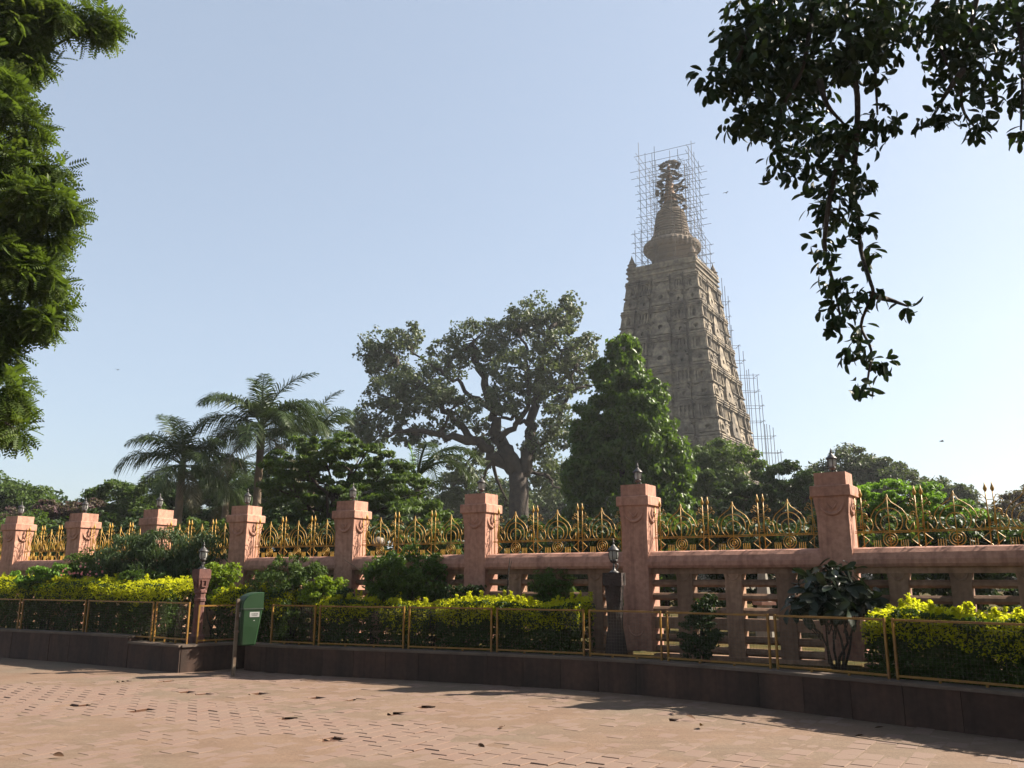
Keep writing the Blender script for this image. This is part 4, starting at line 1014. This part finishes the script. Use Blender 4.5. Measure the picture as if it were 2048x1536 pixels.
palm('tall feathery palm with the highest crown of the palms', 524, 34, 848, .95, 5, 22)
palm('feathery palm crown just right of the tall palm, partly hidden', 628, 37, 868, .78, 8, 16)
palm('low feathery palm crown between the two main palms', 455, 39, 965, .7, 10, 15)
# small arching date palm
fs_ = [frond_mesh('frond', 2.3, R(70), R(150), .42, 46, M['l_palm'], 11, .6, .03), frond_mesh('frond', 2.4, R(55), R(165), .42, 46, M['l_palm'], 12, .8, .03), frond_mesh('frond', 1.5, R(86), R(20), .35, 36, M['l_bright'], 13, .1, .03)]
top = at(835, 955, 26.8); r_ = empty('date_palm', (top.x, top.y, .41), 0, 'small palm with long arching grey-green fronds and a bright upright frond', 'palm tree')
q = MB(); q.tube([(0, 0, -.1), (.03, 0, 1.2), (0, 0, top.z - .41)], [.13, .12, .1], 9); q.build('trunk', M['bark'], r_, True)
for k, (i, a, s) in enumerate(((0, .1, 1.0), (1, -.5, 1.05), (1, .5, .95), (0, -1.2, 1), (1, 1.3, .9), (0, 2.6, .7), (1, -2.5, .75), (1, .0, .8), (0, .35, 1.1))): link('frond', fs_[i], r_, (0, 0, top.z - .45), (0, 0, a), (s * 1.2,) * 3)
link('frond', fs_[2], r_, (-.1, 0, top.z - .4), (0, 0, 2.8), (.75,) * 3)
q = MB(); q.tube([(-.02, 0, top.z - .5), (.02, 0, top.z + .55), (.06, .0, top.z + 1.0)], [.02, .014, .006], 5); q.build('spear_leaf', M['l_pale'], r_)

# ------------------------------------------------------------------ planting in the bed
def bush(name, label, px, Y, ells, n, size, mat, seed, cat='bush', stem=True, **kw):
    base = at(px, 1250, Y); base.z = .40
    root = empty(name, base, 0, label, cat, 'bushes in the kerbside bed'); cl_ = [ell(*e, Y) for e in ells]
    q = MB(); g = random.Random(seed)
    for i, (c, r) in enumerate(cl_):
        e = Vector(c) - base; limb(q, (g.uniform(-.06, .06), g.uniform(-.05, .05), -.05), e, .02, .008, seed + i, 5, .1)
        for k in range(3): limb(q, Vector((e.x * .5, e.y * .5, e.z * .5)), e + Vector((g.gauss(0, .5) * r[0], g.gauss(0, .5) * r[1], g.gauss(.2, .4) * r[2])), .009, .004, seed + 3 * k, 4, .1)
    q.build('stem', M['bark'], root)
    kw.setdefault('zmin', .42)
    foliage('leaves', root, cl_, n, size, mat, seed, **kw); return root
bush('round_bush', 'big round glossy green bush against the wall behind the railing', 815, 15.75, [(815, 1142, 76, 48), (780, 1160, 50, 42), (855, 1160, 45, 42), (815, 1190, 75, 30), (815, 1225, 50, 35)], 12000, .085, M['l_cone'], 71, sub=.2, lo=.5, up=.6, droop=-.3, aspect=.4, subs=70)
bush('clipped_bush', 'clipped squarish fine-leaved bush against the wall left of the blackish post', 1108, 14.75, [(1108, 1158, 42, 28), (1085, 1175, 28, 30), (1132, 1175, 26, 32), (1108, 1195, 40, 25), (1108, 1230, 20, 40)], 9000, .06, M['l_cone'], 72, sub=.18, lo=.5, up=.9, droop=-.8, aspect=.22, subs=70)
bush('feathery_bush', 'tall feathery bush with narrow leaves right behind the green bin', 580, 16.5, [(585, 1140, 62, 28), (540, 1165, 45, 35), (620, 1165, 40, 35), (575, 1200, 65, 40), (580, 1250, 40, 40)], 9000, .09, M['l_mid'], 73, sub=.25, lo=.4, aspect=.22, droop=.5, subs=40)
bush('oleander', 'large oleander with long narrow upright leaves hiding a wall pillar', 330, 18.5, [(260, 1105, 60, 36), (330, 1100, 60, 40), (400, 1105, 60, 40), (300, 1135, 90, 30), (380, 1140, 70, 32), (220, 1130, 40, 30), (440, 1130, 35, 25)], 9500, .15, M['l_olea'], 74, sub=.3, lo=.3, up=.05, aspect=.17, droop=-.9, subs=40)
rb = bush('flowering_bush', 'leafy bush dotted with pink flowers behind the long golden hedge', 190, 19.1, [(170, 1135, 50, 32), (220, 1145, 40, 28), (140, 1150, 35, 25), (190, 1165, 70, 25)], 6000, .075, M['l_mid'], 75, sub=.28, lo=.4)
p_, o_, g_ = scatter([ell(210, 1145, 50, 18, 18.35), ell(145, 1140, 30, 15, 18.4)], 46, 5, .4)
link('flowers', leaf_mesh('flowers', p_ - np.array(rb.location), unit(o_ + np.array([0, -1, .4])), g_.normal(size=p_.shape), np.full(len(p_), .06), .9, M['pinkflower']), rb)
bush('green_bush', 'low bright green bush behind the left end of the golden hedge', 90, 18.7, [(70, 1150, 40, 18), (115, 1145, 35, 18), (90, 1165, 60, 20)], 4200, .07, M['l_bright'], 76, sub=.28, lo=.4)
bush('clipped_drum', 'flat-topped clipped dark green shrub left of the red stone lamp post', 290, 17.7, [(260, 1155, 24, 14), (290, 1154, 26, 15), (320, 1155, 22, 14), (290, 1180, 48, 24)], 6000, .05, M['l_cone'], 77, sub=.2, lo=.6, aspect=.25, up=.8, droop=-.8, subs=60)
rs_ = bush('glossy_shrub', 'dark glossy large-leaved shrub on bare stems in front of a pink pillar', 1668, 11.75, [(1665, 1165, 45, 28), (1640, 1195, 50, 25), (1700, 1190, 40, 28), (1665, 1215, 75, 22), (1610, 1218, 30, 14), (1720, 1215, 25, 15)], 500, .17, M['l_gloss'], 78, kind='stuff', sub=.6, lo=.1, aspect=.36, up=.2, droop=.3, rndm=.8)
bush('dark_bush', 'small dark upright bush before the open slats, right of the blackish post', 1402, 12.55, [(1405, 1225, 28, 25), (1400, 1262, 42, 36), (1395, 1300, 30, 25), (1420, 1200, 16, 12)], 3600, .055, M['l_dark'], 79, sub=.25, lo=.3, aspect=.5)
bush('low_bush', 'low dark twiggy bush above the middle golden hedge', 920, 15.0, [(915, 1185, 35, 16), (950, 1182, 22, 14), (920, 1215, 40, 25)], 2600, .055, M['l_dark'], 80, sub=.3, lo=.3)
bush('lime_bush', 'light green sprigs above the small golden hedge', 660, 15.9, [(640, 1168, 32, 16), (672, 1172, 25, 16), (650, 1195, 45, 25)], 3000, .06, M['l_lime'], 81, sub=.3, lo=.3)
bush('tall_sprig', 'light leafy sprigs beside the red stone lamp post', 432, 17.1, [(430, 1152, 35, 24), (460, 1148, 20, 22), (410, 1160, 25, 25), (440, 1185, 40, 25)], 3600, .075, M['l_lime'], 82, sub=.3, lo=.3, aspect=.4)
bush('dark_clump', 'small dark bush between the small golden hedges', 690, 15.5, [(690, 1188, 20, 14), (695, 1215, 24, 25)], 1500, .05, M['l_dark'], 83, sub=.3)
p = at(1012, 1190, 14.5); p.z = .4
r_ = empty('sapling', p, 0, 'thin leafless sapling standing before the wall beam', 'sapling')
q = MB(); tp = at(1020, 1115, 14.5) - p; q.tube([(0, 0, -.05), (.02, 0, tp.z * .5), (tp.x * .6, 0, tp.z * .85), (tp.x, 0, tp.z)], [.022, .018, .012, .005], 6); q.tube([(.03, 0, tp.z * .8), (.1, .02, tp.z * .97)], [.009, .004], 5); q.build('stem', M['bark'], r_)

def hedge(label, pl, px0, px1, o0, o1, ztop, ng, ns, seed, zb_=.42, gold=.27, wob=.055):
    s0, s1 = arc_of_px(pl, px0), arc_of_px(pl, px1); g = np.random.default_rng(seed)
    root = empty('golden_hedge', (*sample(pl, (s0 + s1) / 2, (o0 + o1) / 2)[0][:2], .40), 0, label, 'hedge', 'golden-topped hedges in the kerbside bed'); L0 = np.array(root.location)
    tab = [(sample(pl, s, 0)) for s in np.linspace(s0, s1, 60)]
    tp = np.array([t[0] for t in tab]); tn = np.array([(-t[1].y, t[1].x, 0) for t in tab])
    def pts(n, surf_):
        u = g.random(n); o = g.random(n); z = g.random(n)
        if surf_:
            k = g.random(n); o = np.where(k < .55, .25 * g.random(n) ** 1.5, np.where(k < .75, 1 - .2 * g.random(n), o))
        return u, o, z
    def world_(u, o, zz):
        i = np.clip((u * 59), 0, 58.999); k = i.astype(int); a = (i - k)[:, None]
        return tp[k] * (1 - a) + tp[k + 1] * a + tn[k] * (o0 + (o1 - o0) * o)[:, None] + np.array([0, 0, 1]) * zz[:, None]
    ln = s1 - s0
    def top(u): return ztop + (fbm(u * ln * 1.6 + seed, u * 0 + seed, 3) - .5) * wob * 3.2 + (vnoise(u * ln * 9, u * 0 + 3 * seed) - .5) * wob
    u, o, z = pts(ns, True); endw = .9 + .1 * np.sin(u * 40)
    zz = zb_ + (top(u) - .06 - zb_) * z ** .8; p = world_(u, o + (vnoise(u * ln * 4 + 9, z * 6) - .5) * .3, zz)
    nn = unit(g.normal(size=p.shape) * .8 + np.array([-.3, -.7, .5])); t = g.normal(size=p.shape) + np.array([0, 0, -.3])
    link('leaves', leaf_mesh('leaves', p - L0, nn, t, .05 * (.7 + .6 * g.random(len(p))), .55, M['l_hedge']), root)
    u = g.random(ng); o = g.random(ng) * 1.15 - .1; dd = g.random(ng) ** 1.3 * gold * (.5 + vnoise(u * ln * 3 + 5, u * 0 + seed))
    zz = top(u) - dd - .12 * (2 * o - 1) ** 2 + g.normal(size=ng) * .015
    ns_ = max(4, int(ln * 14)); su = g.random(ns_); so = g.random(ns_); sh = .05 + .1 * g.random(ns_) ** 2; m_ = ng // 8; ci = g.integers(0, ns_, m_)
    u[:m_] = np.clip(su[ci] + g.normal(size=m_) * .012 / ln, 0, 1); o[:m_] = so[ci] + g.normal(size=m_) * .02; zz[:m_] = top(u[:m_]) - .03 + sh[ci] * g.random(m_)
    p = world_(u, o, zz); nn = unit(g.normal(size=p.shape) * .7 + np.array([0, -.1, .8])); t = g.normal(size=p.shape) + np.array([0, 0, .4])
    link('golden_tips', leaf_mesh('golden_tips', p - L0, nn, t, .041 * (.7 + .7 * g.random(ng)), .5, M['l_gold']), root)
    q = MB()
    for k in range(int(ln / .22)):
        pp, _ = sample(pl, s0 + .1 + k * .22 + g.random() * .1, o0 + (o1 - o0) * (.4 + .3 * g.random())); b0 = Vector((pp.x, pp.y, .38)) - root.location
        for w in range(3): limb(q, b0, b0 + Vector((g.normal() * .1, g.normal() * .1, ztop - .55)), .012, .004, int(g.integers(999)), 4, .1)
    q.build('stems', M['bark'], root)
hedge('long golden-topped hedge on the taller kerb wall, left of the red stone lamp post', lc, -170, 300, .32, 1.05, 1.58, 38000, 26000, 1, .5)
hedge('golden-topped hedge between the red stone lamp post and the green bin', [Vector((-5.75, 16.6, 0)) + Vector((1.72, -.72, 0)) * t for t in (0, .25, .5, .75, 1)], 404, 552, .1, .8, 1.42, 9000, 7500, 2)
hedge('small golden-topped hedge below the light green sprigs', rc, 600, 712, .3, .85, 1.30, 5000, 4200, 3)
hedge('small sparse golden hedge below the big round bush', rc, 735, 832, .3, .85, 1.22, 3200, 4200, 4)
hedge('long golden-topped hedge in the middle, below the clipped bush', rc, 850, 1145, .3, .9, 1.27, 15000, 13000, 5, gold=.24)
hedge('tallest golden-topped hedge at the right edge beside the dark glossy shrub', rc, 1712, 2350, .34, .95, 1.25, 23000, 19000, 6, gold=.26)

# ------------------------------------------------------------------ overhanging trees near the viewer
# fig tree: trunk out of the picture on the right, branches hang in from above
YF = 7.6
fig = [(1500, 50, 85, 80), (1600, 40, 100, 90), (1700, 50, 95, 85), (1425, 155, 42, 34), (1480, 150, 60, 60), (1560, 150, 75, 70), (1650, 150, 75, 70), (1730, 130, 60, 60), (1500, 235, 50, 45), (1560, 260, 60, 50), (1560, 330, 38, 38), (1630, 260, 60, 50), (1690, 290, 50, 45), (1755, 240, 36, 36), (1650, 350, 45, 45), (1700, 370, 45, 40), (1650, 430, 38, 40), (1700, 450, 30, 40), (1648, 505, 30, 32), (1735, 505, 20, 20), (1668, 560, 32, 22), (1680, 610, 38, 32), (1735, 590, 42, 24), (1814, 616, 17, 17), (1670, 650, 22, 22), (1725, 660, 28, 14), (1712, 705, 28, 32), (1752, 725, 22, 32), (1728, 770, 30, 15), (1800, 30, 55, 50), (1870, 40, 45, 60), (1940, 40, 60, 70), (2020, 60, 55, 80), (1900, 130, 45, 50), (1960, 150, 50, 50), (1930, 215, 45, 36), (1862, 235, 26, 26), (1955, 250, 26, 24), (2045, 190, 28, 45), (2040, 270, 18, 18)]
def bigleaf(name, pos, nrm, td, size, mat):
    td = unit(td - nrm * np.sum(td * nrm, 1, keepdims=True)); sd = np.cross(nrm, td); s = size[:, None]
    prof = [(0, 0), (.18, .12), (.42, .2), (.68, .22), (.88, .13), (1, 0)]
    rows = []
    for t, w in prof:
        c = pos + td * s * t - nrm * s * .22 * t * t
        if w == 0: rows.append([c])
        else: rows.append([c - sd * s * w + nrm * s * w * .35, c, c + sd * s * w + nrm * s * w * .35])
    V = np.stack([p for r_ in rows for p in r_], 1); k = V.shape[1]
    tri = []
    ix = [[0], [1, 2, 3], [4, 5, 6], [7, 8, 9], [10, 11, 12], [13]]
    tri += [(0, 2, 1), (0, 3, 2)]
    for a, b_ in zip(ix[1:4], ix[2:5]):
        for j in (0, 1): tri += [(a[j], a[j + 1], b_[j + 1]), (a[j], b_[j + 1], b_[j])]
    tri += [(10, 11, 13), (11, 12, 13)]
    F = (np.arange(len(pos))[:, None, None] * k + np.array(tri)[None]).reshape(-1, 3)
    return np_mesh(name, V.reshape(-1, 3), F, mat, True)
def single_leaves(name, me, parent, p, nn, td, size, origin):   # one object for each of these leaves
    td = unit(td - nn * np.sum(td * nn, 1, keepdims=True)); sd = np.cross(nn, td)
    for a, n_, t_, d_, z_ in zip(p - origin, nn, td, sd, size):
        o = link(name, me, parent)
        o.matrix_basis = Matrix(((t_[0] * z_, d_[0] * z_, n_[0] * z_, a[0]), (t_[1] * z_, d_[1] * z_, n_[1] * z_, a[1]), (t_[2] * z_, d_[2] * z_, n_[2] * z_, a[2]), (0, 0, 0, 1)))
def largest(p, size, n=300):       # the n leaves that show largest in the picture
    f_ = p[:, 1] * cp + (p[:, 2] - EYE) * sp; x = 1024 + FPX * p[:, 0] / f_; y = 768 - FPX * ((p[:, 2] - EYE) * cp - p[:, 1] * sp) / f_
    sc = np.where((x > 5) & (x < 2043) & (y > 5) & (y < 1500), size / f_, 0)
    k = np.zeros(len(p), bool); k[np.argsort(-sc)[:n]] = True; return k
zz3 = np.zeros((1, 3)); one_leaf = lambda mat: bigleaf('leaf', zz3, np.array([[0., 0, 1]]), np.array([[1., 0, 0]]), np.ones(1), mat)
tb = Vector((10.5, 5.5, 0))
FT = empty('fig_tree', tb, 0, 'near fig tree whose dark leafy branches hang into the upper right of the view', 'tree')
cf = [ell(e[0], e[1], e[2] * (.9 if e[1] > 300 else 1), e[3] * .95, YF, None, rnd.uniform(-.35, .35)) for e in fig]
off = []                           # the rest of the crown, above and to the right
fg = random.Random(9)
for k in range(46):
    x = fg.uniform(2.2, 15); y = fg.uniform(1.5, 8.6); z = fg.uniform(6.2, 11.5)
    if abs(x) < .62 * y + 1.5 and (z - EYE) < y * .80 + 1.4: continue
    off.append((np.array([x, y, z]), np.array([1.2, 1.2, .9])))
for k in range(110):               # unseen crown added over and behind the viewer to block sky light
    off.append((np.array([fg.uniform(-7, 14), fg.uniform(-12, 3.5), fg.uniform(7.2, 11.5)]), np.array([1.6, 1.6, 1.0])))
for k in range(16):
    off.append((np.array([fg.uniform(6.9, 10), fg.uniform(6.2, 8.3), fg.uniform(4.6, 8.5)]), np.array([.9, .8, .8])))
def figleaves(cl, n, seed, sub, ns, size, pick=False):
    p, o, g = scatter(cl, n, seed, sub, .9, .2, ns)
    nn = unit(o * .5 + g.normal(size=p.shape) * .6 + np.array([0, 0, .35])); td = unit(g.normal(size=p.shape) * .7 + o * .5 + np.array([0, 0, -.9]))
    sz = size * (.7 + .5 * g.random(len(p)))
    if pick:
        k = largest(p, sz); single_leaves('leaf', one_leaf(M['l_fig']), FT, p[k], nn[k], td[k], sz[k], np.array(tb)); p, nn, td, sz = p[~k], nn[~k], td[~k], sz[~k]
    return bigleaf('leaves', p - np.array(tb), nn, td, sz, M['l_fig'])
link('leaves', figleaves(cf, 5200, 91, .36, 16, .125, True), FT, kind='stuff')
link('leaves', figleaves(off, 32000, 92, .5, 14, .24), FT, kind='stuff')
q = MB(); tv = lambda *a: Vector(a) - tb
crown0 = Vector((-.5, 0, 5.2)); limb(q, (0, 0, -.1), crown0, .42, .34, 3, 7, .05)
B1 = at(1640, -160, YF) - tb; B2 = at(1990, -160, YF) - tb
limb(q, crown0, B1 + Vector((.3, 0, .6)), .24, .07, 4, 8, .08); limb(q, crown0, B2 + Vector((.2, 0, .5)), .2, .06, 5, 8, .08); limb(q, crown0, (2, -3, 9), .25, .06, 6, 7, .1); limb(q, crown0, (-3, -4, 9.5), .22, .05, 7, 7, .1)
for i, pts in enumerate(([(1640, -150), (1630, -40), (1620, 60), (1600, 150), (1560, 230), (1560, 330)], [(1660, -150), (1690, 0), (1700, 120), (1715, 190), (1712, 300), (1705, 370), (1716, 430), (1722, 500), (1740, 560), (1745, 590), (1722, 650), (1742, 700), (1735, 760)], [(1640, -150), (1560, -20), (1500, 60), (1470, 130), (1430, 155)], [(1700, 280), (1670, 350), (1655, 430), (1650, 500), (1668, 570), (1680, 630)], [(1640, 160), (1655, 210), (1690, 250)], [(1990, -150), (1960, -30), (1940, 60), (1925, 140), (1925, 215), (1950, 255)], [(1990, -150), (2030, 0), (2045, 120), (2042, 260)], [(1925, 140), (1890, 190), (1862, 240)], [(1745, 590), (1780, 600), (1814, 612)], [(1660, -150), (1760, -20), (1750, 100), (1755, 230)], [(1990, -150), (1880, -10), (1870, 60), (1895, 130)])):
    g = random.Random(i); P3 = smooth([at(x, y, YF + g.uniform(-.2, .2)) - tb for x, y in pts], 4)
    q.tube(P3, [.032 * (1 - .8 * k / (len(P3) - 1)) + .004 for k in range(len(P3))], 5)
q.build('trunk', M['bark'], FT, True)

# neem tree: trunk out of the picture on the left
YN = 10.5
neem = [(30, 40, 70, 60), (110, 30, 55, 45), (205, 45, 42, 42), (60, 110, 50, 45), (10, 120, 50, 70), (20, 200, 50, 55), (70, 255, 34, 30), (10, 300, 60, 50), (60, 330, 50, 40), (130, 340, 26, 24), (90, 400, 60, 40), (150, 420, 36, 26), (30, 420, 60, 60), (100, 470, 50, 40), (20, 520, 60, 60), (80, 550, 50, 40), (125, 575, 30, 26), (130, 620, 30, 26), (100, 645, 30, 30), (60, 630, 50, 40), (10, 640, 50, 50), (15, 710, 45, 40), (20, 780, 40, 40), (45, 810, 32, 26), (45, 860, 26, 26), (10, 840, 30, 36)]
nb = Vector((-10.6, 11.3, .0))
NT = empty('neem_tree', nb, 0, 'near leafy neem tree reaching in along the whole left edge', 'tree')
cn = [ell(e[0] - 12, e[1], e[2] - 12, e[3] - 8, YN, None, rnd.uniform(-.4, .4)) for e in neem]
ng_ = random.Random(6)
cn_off = []
for k in range(26):
    y_ = ng_.uniform(9, 13); cn_off.append((np.array([-.62 * y_ - ng_.uniform(1.9, 5), y_, ng_.uniform(3.8, 10.5)]), np.array([1.1, 1.1, .9])))
def neem_leaves(cl, n, seed, sub, mat, ns=16, pick=False):
    p, o, g = scatter(cl, n, seed, sub, .8, .35, ns); N = len(p)
    d = unit(o * .8 + g.normal(size=p.shape) * .6 + np.array([.1, 0, -.45])); nn = unit(g.normal(size=p.shape) * .5 + np.array([0, 0, 1.0])); nn = unit(nn - d * np.sum(nn * d, 1, keepdims=True)); sd = np.cross(nn, d)
    ll = .23 * (.7 + .5 * g.random(N))
    if pick:
        k = largest(p, ll); single_leaves('leaf', neem_mesh(zz3, np.array([[1., 0, 0]]), np.array([[0., 0, 1]]), np.ones(1), mat), NT, p[k], nn[k], d[k], ll[k], np.array(nb)); p, d, nn, ll = p[~k], d[~k], nn[~k], ll[~k]
    return neem_mesh(p - np.array(nb), d, nn, ll, mat)
def neem_mesh(p, d, nn, ll, mat):
    sd = np.cross(nn, d); Vs = []; ll = ll[:, None]
    for k in range(7):
        t = .15 + .85 * k / 6
        b0 = p + d * ll * t - nn * ll * .25 * t * t
        l = ll * .30 * (1.1 - .5 * abs(t - .5))
        for s in (-1, 1):
            dd = unit(sd * s + d * .55 - nn * .25); w = unit(d - dd * np.sum(d * dd, 1, keepdims=True)) * l * .2
            Vs.append(np.stack([b0, b0 + dd * l * .45 + w, b0 + dd * l, b0 + dd * l * .45 - w], 1))
    V = np.concatenate(Vs, 0).reshape(-1, 3); F = np.arange(len(V)).reshape(-1, 4)
    return np_mesh('leaves', V, F, mat)
link('leaves', neem_leaves(cn, 8000, 95, .32, M['l_neem'], pick=True), NT, kind='stuff')
link('young_leaves', neem_leaves(cn, 900, 97, .4, M['l_neem_dry']), NT, kind='stuff')
link('leaves', neem_leaves(cn_off, 4500, 96, .5, M['l_neem']), NT, kind='stuff')
q = MB(); c0 = Vector((.2, 0, 3.6)); limb(q, (0, 0, -.1), c0, .34, .26, 3, 6, .05)
for i, (c, r) in enumerate(cn[::2] + cn_off[::3]): limb(q, c0 + Vector((0, 0, ng_.uniform(-.4, 1.5))), Vector(c) - nb, .07, .012, i, 7, .08)
q.build('trunk', M['bark'], NT, True)

# the glossy shrub's largest leaves, one by one
p_, o_, g_ = scatter([ell(*e, 11.6) for e in [(1665, 1160, 45, 30), (1640, 1195, 50, 25), (1700, 1190, 42, 28), (1665, 1212, 78, 22), (1605, 1218, 32, 12), (1725, 1212, 30, 15)]], 300, 88, .6, .6, .5)
single_leaves('leaf', one_leaf(M['l_gloss']), rs_, p_[:300], unit(o_ * .4 + g_.normal(size=p_.shape) * .5 + np.array([0, -.2, .5]))[:300], unit(o_ * .8 + g_.normal(size=p_.shape) * .6 + np.array([0, 0, .1]))[:300], (.15 + .1 * g_.random(len(p_)))[:300], np.array(rs_.location))

# ------------------------------------------------------------------ small things
for k, (px, py, lab) in enumerate(((1392, 1441, 'dry brown leaf on the paving, the darker of two close together'), (1400, 1454, 'small pale curled leaf on the paving beside a brown leaf'), (1488, 1448, 'small dry leaf lying alone below the kerb shadow'), (1728, 1471, 'pale curled dry leaf at the shadow edge on the right paving'), (1769, 1455, 'dark dry leaf within the kerb shadow'), (957, 1489, 'upright dry leaf standing on the front pavers'), (128, 1515, 'pale scrap of leaf on the smooth dusty paving'), (1010, 1454, 'small brown leaf on the dusty middle of the paving'))):
    p = gp(px, py, .008); g = random.Random(k)
    pos = np.zeros((1, 3)); me = bigleaf('dry_leaf', pos, unit(np.array([[g.gauss(0, .4), g.gauss(0, .4), 1.0]])), np.array([[g.gauss(0, 1), g.gauss(0, 1), .25]]), np.array([.12]), M['dryleaf'])
    tag(link('dry_leaf', me, None, p + Vector((0, 0, .01))), lab, 'leaf', 'dry leaves on the paving')
for k, (px, py, Y, s, lab) in enumerate(((1884, 883, 70, .35, 'tiny dark bird flying right of the tallest-looking pillar lantern'), (1452, 386, 90, .4, 'tiny dark bird flying right of the scaffolded spire'), (235, 740, 80, .3, 'tiny dark bird flying above the shorter palm'))):
    p = at(px, py, Y); r_ = empty('bird', p, k * .9, lab, 'bird', 'birds in the sky')
    q = MB(); q.tube([(-s * .5, 0, 0), (-s * .2, 0, .01), (s * .2, 0, .02), (s * .45, 0, .0)], [.01, .04, .045, .01], 6); q.build('body', M['birdgrey'], r_, True)
    for sgn in (-1, 1):
        q = MB(); q.add([(-.08, 0, .02), (.1, 0, .02), (.05, sgn * s * .55, .1), (-.06, sgn * s, .04), (-.1, sgn * s * .5, .09)], [(0, 1, 2, 4), (4, 2, 3)]); q.build('wing', M['birdgrey'], r_)

# ------------------------------------------------------------------ haze
q = MB(); q.box((0, 40, 29), (420, 300, 60.5))
hz = q.build('haze', None); tag(hz, kind='stuff')
hm = bpy.data.materials.new('haze'); hm.use_nodes = True; hn = hm.node_tree; hn.nodes.clear()
ho = hn.nodes.new('ShaderNodeOutputMaterial'); pv = hn.nodes.new('ShaderNodeVolumePrincipled')
pv.inputs['Color'].default_value = (.93, .96, 1.0, 1); pv.inputs['Density'].default_value = .0004; pv.inputs['Anisotropy'].default_value = .3
hn.links.new(pv.outputs[0], ho.inputs['Volume']); hz.data.materials.append(hm)
